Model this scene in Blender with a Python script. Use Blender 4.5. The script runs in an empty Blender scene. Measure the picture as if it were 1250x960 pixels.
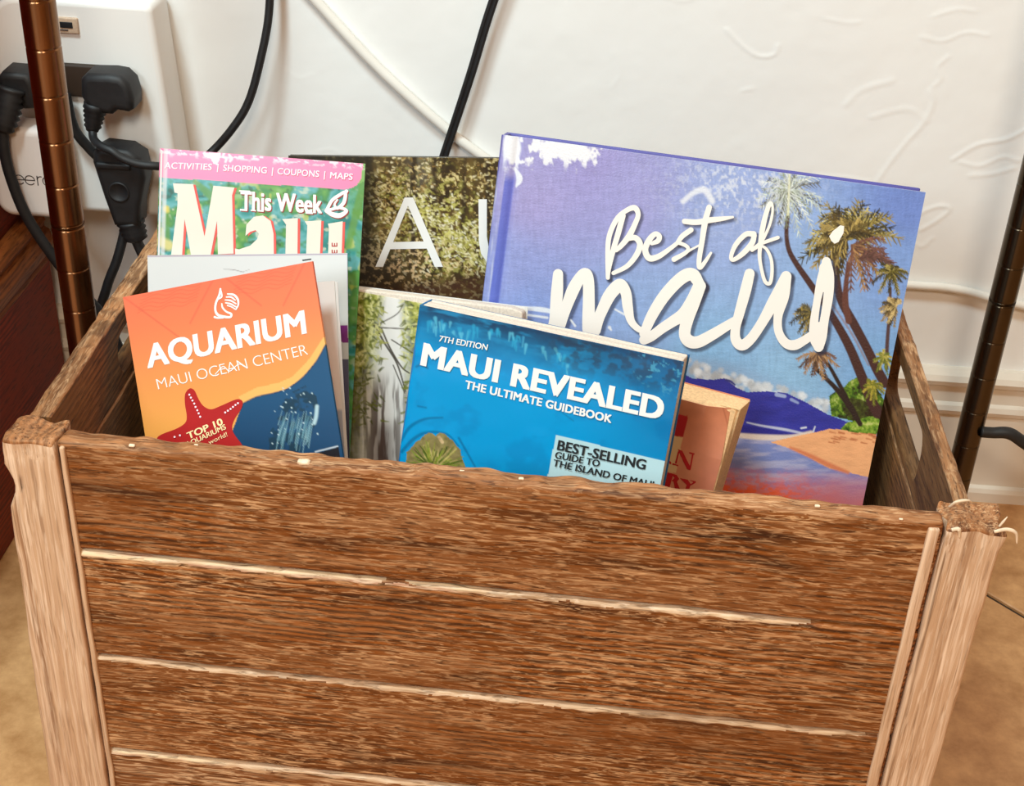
import bpy, bmesh, math, random
import numpy as np
from mathutils import Vector, Matrix, noise as mnoise
from mathutils.geometry import delaunay_2d_cdt

random.seed(7)
SC = bpy.context.scene
COL = SC.collection
PI = math.pi
FLOOR = -0.27          # the crate's rim is z = 0, the tiled floor lies 27 cm below
WALL = 0.42            # plaster wall behind the crate (y)

# ------------------------------------------------------------------ camera, world, lights, exposure
cam_d = bpy.data.cameras.new('camera')
cam = bpy.data.objects.new('camera', cam_d); COL.objects.link(cam)
cam_d.sensor_width = 36.0
cam_d.lens = 1730.0 / 1250.0 * 36.0
cam_d.clip_start = 0.02
cam.matrix_world = Matrix((
    (0.9965470353, -0.0719315996, 0.0414710911, 0.28675685),
    (0.0728824168, 0.5185485463, -0.8519363582, -0.58288856),
    (0.0397763711, 0.8520171654, 0.5220005653, 0.40883778),
    (0, 0, 0, 1)))
SC.camera = cam
SC.view_settings.view_transform = 'Standard'
SC.view_settings.look = 'None'
SC.view_settings.exposure = 0.0
SC.view_settings.gamma = 1.0
SC.view_settings.use_curve_mapping = False

world = bpy.data.worlds.new('world'); SC.world = world
world.use_nodes = True
bg = world.node_tree.nodes['Background']
bg.inputs['Color'].default_value = (1.0, 0.56, 0.25, 1)
bg.inputs['Strength'].default_value = 0.38


def lamp(name, kind, loc, target, power, color, **kw):
    d = bpy.data.lights.new(name, kind)
    d.energy = power; d.color = color
    for k, v in kw.items(): setattr(d, k, v)
    o = bpy.data.objects.new(name, d); COL.objects.link(o)
    o.location = loc
    o.rotation_euler = (Vector(target) - Vector(loc)).to_track_quat('-Z', 'Y').to_euler()
    return o


# a cool lamp added to brighten the wall, and two soft sources in front of the crate, one to each side
lamp('added_wall_wash', 'AREA', (-0.20, -0.42, 1.50), (-0.02, 0.42, 0.14), 23, (0.74, 0.95, 1.0), shape='DISK', size=0.30)
lamp('window_light', 'AREA', (-0.40, -1.30, 0.95), (0.20, 0.35, 0.0), 14, (0.76, 0.94, 1.0), shape='DISK', size=0.55)
lamp('ceiling_light', 'AREA', (0.45, -1.45, 1.40), (0.25, 0.30, 0.0), 14, (1.0, 0.84, 0.66), shape='DISK', size=0.40)


# ------------------------------------------------------------------ helpers
def lin(c):
    c = np.asarray(c, dtype=float) / 255.0
    return np.where(c <= 0.04045, c / 12.92, ((c + 0.055) / 1.055) ** 2.4)


def L4(c, k=1.0):
    r = lin(c) * k
    return (float(r[0]), float(r[1]), float(r[2]), 1.0)


def nodes(name):
    m = bpy.data.materials.new(name); m.use_nodes = True
    nt = m.node_tree
    return m, nt, nt.nodes['Principled BSDF'], nt.nodes.new, nt.links.new


def plain(name, col, rough=0.5, metal=0.0, var=0.08, scale=40.0, bump=0.0, bscale=None, coat=0.0, dist=0.001):
    """procedural paint, plastic or metal with slight tone variation and an optional fine bump"""
    m, nt, b, N, K = nodes(name)
    tc = N('ShaderNodeTexCoord')
    nz = N('ShaderNodeTexNoise'); nz.inputs['Scale'].default_value = scale; nz.inputs['Detail'].default_value = 4
    K(tc.outputs['Object'], nz.inputs['Vector'])
    rp = N('ShaderNodeValToRGB')
    c = lin(col)
    rp.color_ramp.elements[0].position = 0.3; rp.color_ramp.elements[1].position = 0.7
    rp.color_ramp.elements[0].color = (*[float(x * (1 - var)) for x in c], 1)
    rp.color_ramp.elements[1].color = (*[float(min(1, x * (1 + var))) for x in c], 1)
    K(nz.outputs['Fac'], rp.inputs['Fac']); K(rp.outputs['Color'], b.inputs['Base Color'])
    b.inputs['Roughness'].default_value = rough; b.inputs['Metallic'].default_value = metal
    b.inputs['Coat Weight'].default_value = coat
    if bump:
        n2 = N('ShaderNodeTexNoise'); n2.inputs['Scale'].default_value = bscale or scale * 6; n2.inputs['Detail'].default_value = 5
        K(tc.outputs['Object'], n2.inputs['Vector'])
        bp = N('ShaderNodeBump'); bp.inputs['Strength'].default_value = bump; bp.inputs['Distance'].default_value = dist
        K(n2.outputs['Fac'], bp.inputs['Height']); K(bp.outputs['Normal'], b.inputs['Normal'])
    return m


def printed(name, rough=0.35, weave=0.0, coat=0.0, wscale=900.0):
    """a printed cover: the artwork is the mesh's colour attribute"""
    m, nt, b, N, K = nodes(name)
    at = N('ShaderNodeAttribute'); at.attribute_name = 'art'
    K(at.outputs['Color'], b.inputs['Base Color'])
    b.inputs['Roughness'].default_value = rough
    b.inputs['Coat Weight'].default_value = coat; b.inputs['Coat Roughness'].default_value = 0.15
    if weave:
        tc = N('ShaderNodeTexCoord')
        nz = N('ShaderNodeTexNoise'); nz.inputs['Scale'].default_value = wscale; nz.inputs['Detail'].default_value = 3
        K(tc.outputs['Object'], nz.inputs['Vector'])
        bp = N('ShaderNodeBump'); bp.inputs['Strength'].default_value = weave; bp.inputs['Distance'].default_value = 0.0006
        K(nz.outputs['Fac'], bp.inputs['Height']); K(bp.outputs['Normal'], b.inputs['Normal'])
    return m


def wood(name, grain, dark, mid, pale, flecks=0.5, rough=0.62, pale_lo=0.50, pale_hi=0.66, fine=1.0, bump=0.5, along=1.0, figure=0.42, pores=0.75):
    """weathered board; grain = 'X', 'Y' or 'Z', the direction the fibres run"""
    m, nt, b, N, K = nodes(name)
    tc = N('ShaderNodeTexCoord'); oi = N('ShaderNodeObjectInfo')
    off = N('ShaderNodeVectorMath'); off.operation = 'SCALE'; off.inputs[0].default_value = (1.7, 2.3, 3.1)
    K(oi.outputs['Random'], off.inputs['Scale'])
    add = N('ShaderNodeVectorMath'); add.operation = 'ADD'
    K(tc.outputs['Object'], add.inputs[0]); K(off.outputs['Vector'], add.inputs[1])

    def mapped(lengthwise, across):
        mp = N('ShaderNodeMapping')
        s = [across, across, across]; s['XYZ'.index(grain)] = lengthwise * along
        mp.inputs['Scale'].default_value = s
        K(add.outputs['Vector'], mp.inputs['Vector']); return mp.outputs['Vector']

    def tex(vec, detail=5, dist=0.4, rgh=0.55):
        n = N('ShaderNodeTexNoise'); n.inputs['Scale'].default_value = 1.0
        n.inputs['Detail'].default_value = detail; n.inputs['Distortion'].default_value = dist
        n.inputs['Roughness'].default_value = rgh
        K(vec, n.inputs['Vector']); return n.outputs['Fac']

    def ramp(f, *stops):
        r = N('ShaderNodeValToRGB'); e = r.color_ramp.elements
        while len(e) < len(stops): e.new(0.5)
        for el, (p, c) in zip(e, stops):
            el.position = p; el.color = c if not isinstance(c, (int, float)) else (c, c, c, 1)
        K(f, r.inputs['Fac']); return r.outputs['Color']

    def mix(f, a, c, mode='MIX'):
        x = N('ShaderNodeMix'); x.data_type = 'RGBA'; x.blend_type = mode
        if isinstance(f, (int, float)): x.inputs[0].default_value = f
        else: K(f, x.inputs[0])
        for s, v in ((x.inputs[6], a), (x.inputs[7], c)):
            if isinstance(v, tuple): s.default_value = v
            else: K(v, s)
        return x.outputs[2]

    def scaled(f, k, g=None):
        q = N('ShaderNodeMath'); q.operation = 'MULTIPLY'; K(f, q.inputs[0])
        if g is None: q.inputs[1].default_value = k
        else: K(g, q.inputs[1])
        return q.outputs[0] if g is None or k == 1 else scaled(q.outputs[0], k)

    base = ramp(tex(mapped(6, 70), 6, 0.9), (0.30, dark), (0.46, mid), (0.80, tuple(0.72 * a + 0.28 * c for a, c in zip(mid, pale))))
    # curved growth-ring figure, in patches
    wv = N('ShaderNodeTexWave'); wv.wave_type = 'BANDS'; wv.bands_direction = 'X' if grain == 'Z' else 'Z'
    wv.inputs['Scale'].default_value = 1.0; wv.inputs['Distortion'].default_value = 7.0
    wv.inputs['Detail'].default_value = 4; wv.inputs['Detail Scale'].default_value = 1.1
    K(mapped(14, 75), wv.inputs['Vector'])
    ringmask = ramp(tex(mapped(5, 14), 2, 0.3), (0.46, 0.0), (0.60, 1.0))
    rings = mix(ringmask, (0.5, 0.5, 0.5, 1), wv.outputs['Color'])
    c1 = mix(figure, base, rings, 'OVERLAY')
    # dark pores: short dashes, then long thin cracks
    pore = ramp(tex(mapped(60 * fine, 640 * fine), 3, 0.6), (0.36, 1.0), (0.46, 0.0))
    c1 = mix(scaled(pore, pores), c1, tuple(0.62 * x for x in dark[:3]) + (1,))
    # pale wash left in the pores: short flecks and some longer strokes, in patches
    patch = ramp(tex(mapped(7, 24), 3, 0.6), (0.34, 0.22), (0.62, 1.0))
    fl = ramp(tex(mapped(75 * fine, 560 * fine), 3, 0.9, 0.55), (pale_lo, 0.0), (pale_hi, 1.0))
    c2 = mix(scaled(fl, flecks, patch), c1, pale)
    fl2 = ramp(tex(mapped(16 * fine, 420 * fine), 3, 0.5, 0.55), (pale_lo + .05, 0.0), (pale_hi + .06, 1.0))
    c2 = mix(scaled(fl2, flecks * .85, patch), c2, tuple(min(1, 1.12 * x) for x in pale[:3]) + (1,))
    dk = ramp(tex(mapped(9 * fine, 620 * fine), 3, 0.3), (0.27, 1.0), (0.36, 0.0))
    c3 = mix(scaled(dk, 0.6), c2, tuple(0.45 * x for x in dark[:3]) + (1,))
    K(c3, b.inputs['Base Color'])
    b.inputs['Roughness'].default_value = rough; b.inputs['Specular IOR Level'].default_value = 0.3
    bp = N('ShaderNodeBump'); bp.inputs['Strength'].default_value = bump; bp.inputs['Distance'].default_value = 0.0008
    K(tex(mapped(22, 430), 5, 0.5), bp.inputs['Height']); K(bp.outputs['Normal'], b.inputs['Normal'])
    return m


def tag(o, label, cat, group=None, kind=None):
    if label: o['label'] = label
    if cat: o['category'] = cat
    if group: o['group'] = group
    if kind: o['kind'] = kind
    return o


def empty(name, loc, rot=None):
    o = bpy.data.objects.new(name, None); COL.objects.link(o)
    o.empty_display_size = 0.02
    if rot is not None: o.matrix_world = Matrix.Translation(loc) @ rot.to_4x4()
    else: o.location = loc
    return o


def mesh_obj(name, verts, faces, mats, parent=None, local=False, smooth=True, mat_idx=None, art=None, label=None):
    """verts are in world space; with a parent they are moved into its (unrotated) frame unless local is set"""
    v = np.asarray(verts, dtype=float)
    if parent is not None and not local: v = v - np.array(parent.location)
    me = bpy.data.meshes.new(name)
    me.from_pydata(v.tolist(), [], faces)
    for m in (mats if isinstance(mats, (list, tuple)) else [mats]): me.materials.append(m)
    if mat_idx is not None: me.polygons.foreach_set('material_index', mat_idx)
    me.polygons.foreach_set('use_smooth', [smooth] * len(me.polygons))
    if art is not None:
        at = me.color_attributes.new('art', 'FLOAT_COLOR', 'POINT')
        at.data.foreach_set('color', np.hstack([art, np.ones((len(art), 1))]).astype(np.float32).ravel())
    me.update()
    o = bpy.data.objects.new(name, me); COL.objects.link(o)
    if parent is not None: o.parent = parent
    elif not local:   # top-level mesh: move its origin to its base
        c = Vector((float(v[:, 0].mean()), float(v[:, 1].mean()), float(v[:, 2].min())))
        me.transform(Matrix.Translation(-c)); o.location = c
    if label: o['label'] = label
    return o


def axis_stops(a, b, r, n):
    r = min(r, (b - a) * 0.49)
    s = [a, a + r * 0.25, a + r * 0.6, a + r] if r > 0 else [a]
    e = [b - r, b - r * 0.6, b - r * 0.25, b] if r > 0 else [b]
    mid = list(np.linspace(s[-1], e[0], n + 1))[1:-1]
    return s + mid + e


def rbox(lo, hi, r=0.001, n=(2, 2, 2)):
    """rounded box as a grid (verts, faces): round edges plus subdivisions for shaping"""
    ax = [axis_stops(lo[i], hi[i], r, n[i]) for i in range(3)]
    idx, V, F = {}, [], []
    r3 = [min(r, (hi[i] - lo[i]) * 0.49) for i in range(3)]

    def vid(i, j, k):
        if (i, j, k) not in idx:
            p = np.array([ax[0][i], ax[1][j], ax[2][k]])
            q = np.array([min(max(p[t], lo[t] + r3[t]), hi[t] - r3[t]) for t in range(3)])
            d = p - q; L = np.linalg.norm(d)
            if L > 1e-9:
                d = d / L
                q = q + d * np.array(r3)
            idx[(i, j, k)] = len(V); V.append(q)
        return idx[(i, j, k)]
    A, B, C = (len(a) - 1 for a in ax)
    for i in range(A):
        for j in range(B):
            F.append((vid(i, j, 0), vid(i, j + 1, 0), vid(i + 1, j + 1, 0), vid(i + 1, j, 0)))
            F.append((vid(i, j, C), vid(i + 1, j, C), vid(i + 1, j + 1, C), vid(i, j + 1, C)))
    for i in range(A):
        for k in range(C):
            F.append((vid(i, 0, k), vid(i + 1, 0, k), vid(i + 1, 0, k + 1), vid(i, 0, k + 1)))
            F.append((vid(i, B, k), vid(i, B, k + 1), vid(i + 1, B, k + 1), vid(i + 1, B, k)))
    for j in range(B):
        for k in range(C):
            F.append((vid(0, j, k), vid(0, j, k + 1), vid(0, j + 1, k + 1), vid(0, j + 1, k)))
            F.append((vid(A, j, k), vid(A, j + 1, k), vid(A, j + 1, k + 1), vid(A, j, k + 1)))
    return np.array(V), F


def join(*parts):
    V, F, n = [], [], 0
    for v, f in parts:
        V.append(np.asarray(v)); F += [tuple(i + n for i in t) for t in f]; n += len(v)
    return np.vstack(V), F


def rough(V, amp, freq=60.0, seed=0.0, mask=None):
    V = np.array(V)
    for i, p in enumerate(V):
        k = amp if mask is None else amp * mask(p)
        if k:
            V[i] = p + k * np.array(mnoise.noise_vector(Vector(p) * freq + Vector((seed, seed * 1.3, seed * .7))))
    return V


def catmull(P, sub=8):
    P = np.asarray(P, dtype=float)
    if len(P) < 3: return np.array([P[0] + (P[-1] - P[0]) * t for t in np.linspace(0, 1, sub + 1)])
    Q = np.vstack([2 * P[0] - P[1], P, 2 * P[-1] - P[-2]]); out = []
    for i in range(1, len(Q) - 2):
        a, b, c, d = Q[i - 1:i + 3]
        for t in np.linspace(0, 1, sub, endpoint=False):
            out.append(0.5 * (2 * b + (c - a) * t + (2 * a - 5 * b + 4 * c - d) * t * t + (3 * b - a - 3 * c + d) * t ** 3))
    out.append(P[-1]); return np.array(out)


def tube(P, r, seg=12, sub=8, flat=1.0, flat_dir=(0, 1, 0)):
    """swept cable; flat < 1 squeezes it along flat_dir"""
    C = catmull(P, sub); V, F = [], []
    up = Vector(flat_dir)
    rr = r if hasattr(r, '__len__') else [r] * len(C)
    if len(rr) != len(C): rr = np.interp(np.linspace(0, 1, len(C)), np.linspace(0, 1, len(rr)), rr)
    for i, p in enumerate(C):
        t = Vector(C[min(i + 1, len(C) - 1)] - C[max(i - 1, 0)]).normalized()
        s = t.cross(up)
        if s.length < 1e-4: s = t.cross(Vector((1, 0, 0)))
        s.normalize(); n = s.cross(t).normalized()
        for k in range(seg):
            a = 2 * PI * k / seg
            V.append(np.array(Vector(p) + float(rr[i]) * (math.cos(a) * s + flat * math.sin(a) * n)))
    for i in range(len(C) - 1):
        for k in range(seg):
            a, b = i * seg + k, i * seg + (k + 1) % seg
            F.append((a, b, b + seg, a + seg))
    F.append(tuple(range(seg))[::-1]); F.append(tuple(range((len(C) - 1) * seg, len(C) * seg)))
    return np.array(V), F


def lathe(profile, seg=40, cx=0.0, cy=0.0):
    V, F = [], []
    for r, z in profile:
        for k in range(seg):
            a = 2 * PI * k / seg
            V.append((cx + r * math.cos(a), cy + r * math.sin(a), z))
    for i in range(len(profile) - 1):
        for k in range(seg):
            a, b = i * seg + k, i * seg + (k + 1) % seg
            F.append((a, b, b + seg, a + seg))
    F.append(tuple(range(seg))[::-1]); F.append(tuple(range((len(profile) - 1) * seg, len(profile) * seg)))
    return np.array(V), F


def plate(outline, holes=(), depth=0.01, bevel=0.001, res=1):
    """flat outline with holes, extruded along z and bevelled: (verts, faces), z centred on 0"""
    cu = bpy.data.curves.new('outline', 'CURVE'); cu.dimensions = '2D'; cu.fill_mode = 'BOTH'
    for loop in (outline, *holes):
        sp = cu.splines.new('POLY'); sp.points.add(len(loop) - 1); sp.use_cyclic_u = True
        for pt, (x, y) in zip(sp.points, loop): pt.co = (x, y, 0, 1)
    cu.extrude = depth / 2 - bevel; cu.bevel_depth = bevel; cu.bevel_resolution = res; cu.offset = -bevel
    return curve_mesh(cu)


def curve_mesh(cu):
    o = bpy.data.objects.new('outline', cu); COL.objects.link(o)
    me = bpy.data.meshes.new_from_object(o.evaluated_get(bpy.context.evaluated_depsgraph_get()))
    V = np.array([v.co[:] for v in me.vertices]).reshape(-1, 3); F = [tuple(p.vertices) for p in me.polygons]
    bpy.data.objects.remove(o); bpy.data.curves.remove(cu); bpy.data.meshes.remove(me)
    return V, F


def round_rect(x0, x1, y0, y1, r, n=8):
    rs = r if hasattr(r, '__len__') else (r,) * 4
    out = []
    for (cx, cy, a0), q in zip(((x1, y1, 0), (x0, y1, 90), (x0, y0, 180), (x1, y0, 270)), rs):
        sx = -1 if cx == x1 else 1; sy = -1 if cy == y1 else 1
        for k in range(n + 1):
            a = math.radians(a0 + 90 * k / n)
            out.append((cx + sx * q + q * math.cos(a), cy + sy * q + q * math.sin(a)))
    return out


# ------------------------------------------------------------------ print shop: artwork and lettering for covers
def vnoise(x, y, seed=0):
    xi, yi = np.floor(x).astype(np.int64), np.floor(y).astype(np.int64)
    fx, fy = x - xi, y - yi
    fx, fy = fx * fx * (3 - 2 * fx), fy * fy * (3 - 2 * fy)

    def h(a, b):
        n = (a * 374761393 + b * 668265263 + seed * 974711) & 0x7fffffff
        n = ((n ^ (n >> 13)) * 1274126177) & 0x7fffffff
        return ((n ^ (n >> 16)) & 0xffff) / 65535.0
    return (h(xi, yi) * (1 - fx) + h(xi + 1, yi) * fx) * (1 - fy) + (h(xi, yi + 1) * (1 - fx) + h(xi + 1, yi + 1) * fx) * fy


def fbm(x, y, seed=0, octv=4, gain=0.5):
    s, a, t = 0, 1.0, 0
    for i in range(octv):
        s = s + a * vnoise(x * 2 ** i, y * 2 ** i, seed + i * 17); t += a; a *= gain
    return s / t


def sstep(a, b, x):
    t = np.clip((x - a) / (b - a), 0, 1); return t * t * (3 - 2 * t)


class Art:
    """paints colours on a cover's grid; X, Y are drawing units on the cover"""
    def __init__(s, X, Y, col):
        s.X, s.Y = X, Y; s.c = np.tile(np.asarray(col, float), (len(X), 1))

    def mix(s, m, col, sel=None):
        col = np.asarray(col, float)
        m = np.asarray(m, float)[:, None] if np.ndim(m) else m
        if sel is None: s.c = s.c * (1 - m) + col * m
        else: s.c[sel] = s.c[sel] * (1 - m) + col * m

    def grad(s, pts):
        """colour field blended from scattered (x, y, colour) samples"""
        W, A = 0, 0
        for x, y, c in pts:
            w = 1.0 / ((s.X - x) ** 2 + (s.Y - y) ** 2 + 400.0) ** 1.5
            W = W + w; A = A + w[:, None] * np.asarray(c, float)
        s.c = A / W[:, None]

    def inside(s, pts):
        P = np.asarray(pts, float); b = (P.min(0) - 1, P.max(0) + 1)
        sel = np.nonzero((s.X > b[0][0]) & (s.X < b[1][0]) & (s.Y > b[0][1]) & (s.Y < b[1][1]))[0]
        x, y = s.X[sel], s.Y[sel]; ins = np.zeros(len(sel), bool)
        for (x0, y0), (x1, y1) in zip(P, np.roll(P, -1, 0)):
            if y0 != y1:
                ins ^= ((y0 > y) != (y1 > y)) & (x < (x1 - x0) * (y - y0) / (y1 - y0) + x0)
        return sel[ins]

    def poly(s, pts, col, a=1.0):
        sel = s.inside(pts); s.mix(a, col, sel); return sel

    def stroke(s, pts, col, a=1.0, soft=0.8, r=None, sub=6):
        P = np.array([(p[0], p[1], p[2] if len(p) > 2 else r) for p in pts], float)
        P = catmull(P, sub) if len(P) > 2 else P
        R = P[:, 2].max() + soft + 1
        sel = np.nonzero((s.X > P[:, 0].min() - R) & (s.X < P[:, 0].max() + R) & (s.Y > P[:, 1].min() - R) & (s.Y < P[:, 1].max() + R))[0]
        if not len(sel): return
        x, y = s.X[sel], s.Y[sel]; d = np.full(len(sel), 1e9)
        for (x0, y0, r0), (x1, y1, r1) in zip(P[:-1], P[1:]):
            dx, dy = x1 - x0, y1 - y0; q = dx * dx + dy * dy + 1e-9
            t = np.clip(((x - x0) * dx + (y - y0) * dy) / q, 0, 1)
            d = np.minimum(d, np.hypot(x - x0 - t * dx, y - y0 - t * dy) - (r0 + t * (r1 - r0)))
        s.mix(a * (1 - sstep(-soft, soft, d)), col, sel)


def homog(H, x, y):
    w = H[6] * x + H[7] * y + H[8]
    return (H[0] * x + H[1] * y + H[2]) / w, (H[3] * x + H[4] * y + H[5]) / w


class Book:
    """a book's frame: local x along the top edge, z up the cover, y into the pages; image pixels via H"""
    def __init__(s, key, name, label, cat, group=None):
        q = POSE[key]; s.w, s.h, s.t, s.H = q['w'], q['h'], q['t'], q['H']
        Hm = np.array(s.H).reshape(3, 3); s.Hi = np.linalg.inv(Hm).ravel()
        yaw, lean, roll = (math.radians(a) for a in q['rot'])
        R = Matrix.Rotation(yaw, 3, 'Z') @ Matrix.Rotation(-lean, 3, 'X') @ Matrix.Rotation(roll, 3, 'Y')
        base = Vector(q['T']) + R @ Vector((0, 0, -s.h))
        s.root = tag(empty(name, base, R), label, cat, group)

    def uv(s, x, y):            # image pixels -> local (x, z)
        u, v = homog(s.Hi, np.asarray(x, float), np.asarray(y, float)); return u, s.h - v

    def part(s, name, V, F, mat, smooth=True, label=None, **k):
        return mesh_obj(name, V, F, mat, s.root, local=True, smooth=smooth, label=label, **k)

    def box(s, name, lo, hi, mat, r=0.0008, n=(2, 2, 2), label=None, fn=None):
        V, F = rbox(lo, hi, r, n)
        if fn: V = np.array([fn(*p) for p in V])
        return s.part(name, V, F, mat, label=label)

    def cover(s, name, paint, mat, vis, depth, x0=0.0, x1=None, step=0.00055, shape=None, cap=False, label=None):
        x1 = s.w if x1 is None else x1
        us = np.linspace(x0, x1, int((x1 - x0) / step) + 1)
        vs = np.concatenate([np.linspace(0, vis, int(vis / step) + 1), np.linspace(vis, s.h, 24)[1:]])
        us = np.concatenate([[us[0]], us, [us[-1]]]); vs = np.concatenate([[0], vs, [s.h]])
        U, Vv = np.meshgrid(us, vs)
        Yd = np.zeros_like(U); Yd[0] = Yd[-1] = depth; Yd[:, 0] = Yd[:, -1] = depth
        X, Y = homog(s.H, U.ravel(), Vv.ravel())
        a = Art(X, Y, (0.5, 0.5, 0.5)); paint(a)
        pos = np.stack([U.ravel(), Yd.ravel(), s.h - Vv.ravel()], 1)
        if shape is not None: pos = shape(pos)
        nu, nv = len(us), len(vs)
        i = np.arange(nu * nv).reshape(nv, nu)
        F = np.stack([i[:-1, :-1], i[1:, :-1], i[1:, 1:], i[:-1, 1:]], -1).reshape(-1, 4).tolist()
        if cap: F.append([int(i[0, 0]), int(i[0, -1]), int(i[-1, -1]), int(i[-1, 0])])
        return s.part(name, pos, F, mat, art=np.clip(a.c, 0, 1), smooth=False, label=label)

    def flat(s, name, shapes, mat, lift=0.0003, label=None, parent=None):
        """shapes: list of (points in image pixels, faces), merged into one printed part on the cover"""
        flat_list = []
        for sh in shapes: flat_list += sh if isinstance(sh, list) else [sh]
        VV, F, n = [], [], 0
        for j, (P, f) in enumerate(flat_list):
            P = np.asarray(P, float); tris, area = [], 0.0
            for t in f:
                for k in range(1, len(t) - 1):
                    q = (t[0], t[k], t[k + 1]); a, b, c = P[list(q)]
                    ar = (b[0] - a[0]) * (c[1] - a[1]) - (b[1] - a[1]) * (c[0] - a[0])
                    if abs(ar) > 1e-4: tris.append(q if ar > 0 else (q[0], q[2], q[1])); area += abs(ar)
            if len(tris) < 400 and ribbon_like(f):      # merge a brush stroke's self-overlaps
                pts = [Vector((float(P[i][0]), float(P[i][1]))) for t in tris for i in t]
                vc, _, fs, _, _, orig = delaunay_2d_cdt(pts, [], [(i, i + 1, i + 2) for i in range(0, len(pts), 3)], 0, 1e-4)
                g = [tuple(t) for t, o in zip(fs, orig) if o]; W = np.array([v[:] for v in vc])
                tot = sum(abs((W[t[1]][0] - W[t[0]][0]) * (W[t[2]][1] - W[t[0]][1]) - (W[t[1]][1] - W[t[0]][1]) * (W[t[2]][0] - W[t[0]][0])) for t in g)
                if area * .4 < tot < area * 1.002: P, tris = W, g
            u, z = s.uv(P[:, 0], P[:, 1])
            VV.append(np.stack([u, np.full(len(u), -lift - j * 1.2e-5), z], 1)); F += [tuple(i + n for i in t) for t in tris]; n += len(P)
        V = np.vstack(VV)
        o = s.part(name, V, F, mat, smooth=False, label=label)
        if parent is not None: o.parent = parent
        return o


def ribbon_like(f):
    return any(len(t) == 4 for t in f)


def text_shape(body, bl, br, tl, bold=0.0, space=1.0):
    """one line of lettering fitted to baseline left, baseline right and cap-height corner (image pixels)"""
    cu = bpy.data.curves.new('lettering', 'FONT'); cu.body = body; cu.offset = min(bold, 0.0); cu.space_character = space
    cu.resolution_u = 4; cu.fill_mode = 'FRONT'
    V, F = curve_mesh(cu)
    ex = max(0.0, bold)          # heavier strokes: the outline doubled sideways
    cap = 0.727 + bold
    x0, x1 = V[:, 0].min() - ex, V[:, 0].max() + ex
    bl, br, tl = (np.array(p, float) for p in (bl, br, tl))
    out = []
    for dx, dy in (((0, 0),) if not ex else ((-ex, -ex * .5), (ex, -ex * .5), (-ex, ex * .5), (ex, ex * .5), (0, 0))):
        out.append((bl + ((V[:, :1] + dx - x0) / (x1 - x0)) * (br - bl) + ((V[:, 1:2] + dy + bold) / (cap + bold)) * (tl - bl), F))
    return out


def ribbon(pts, o=(0, 0), sc=1.0, sub=7, r=None):
    """brush stroke of varying half-width -> one filled outline strip with round ends"""
    P = np.array([((p[0]) / sc + o[0], (p[1]) / sc + o[1], (p[2] if len(p) > 2 else r) / sc) for p in pts], float)
    C = catmull(P, sub); V, F = [], []
    T = np.gradient(C[:, :2], axis=0); T /= np.linalg.norm(T, axis=1)[:, None] + 1e-9
    N = np.stack([-T[:, 1], T[:, 0]], 1)
    L, R = C[:, :2] + N * C[:, 2:], C[:, :2] - N * C[:, 2:]
    n = len(C); V = list(L) + list(R)
    F = [(i, i + 1, n + i + 1, n + i) for i in range(n - 1)]
    for c, t, sgn, a, b in ((C[0], -T[0], 1, 0, n), (C[-1], T[-1], -1, n - 1, 2 * n - 1)):
        k0 = len(V); a0 = math.atan2(*(V[a] - c[:2])[::-1])
        d = math.atan2(t[1], t[0]) - a0; d = (d + PI) % (2 * PI) - PI
        s_ = 1 if d > 0 else -1
        for k in range(1, 8): V.append(c[:2] + c[2] * np.array([math.cos(a0 + s_ * PI * k / 8), math.sin(a0 + s_ * PI * k / 8)]))
        F.append((a, *range(k0, k0 + 7), b))
    return np.array(V), F


def outline(pts, o=(0, 0), sc=1.0):
    P = np.array(pts, float) / sc + np.array(o)
    from mathutils.geometry import tessellate_polygon
    T = tessellate_polygon([[Vector((x, y, 0)) for x, y in P]])
    return P, [tuple(t) for t in T]

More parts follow.
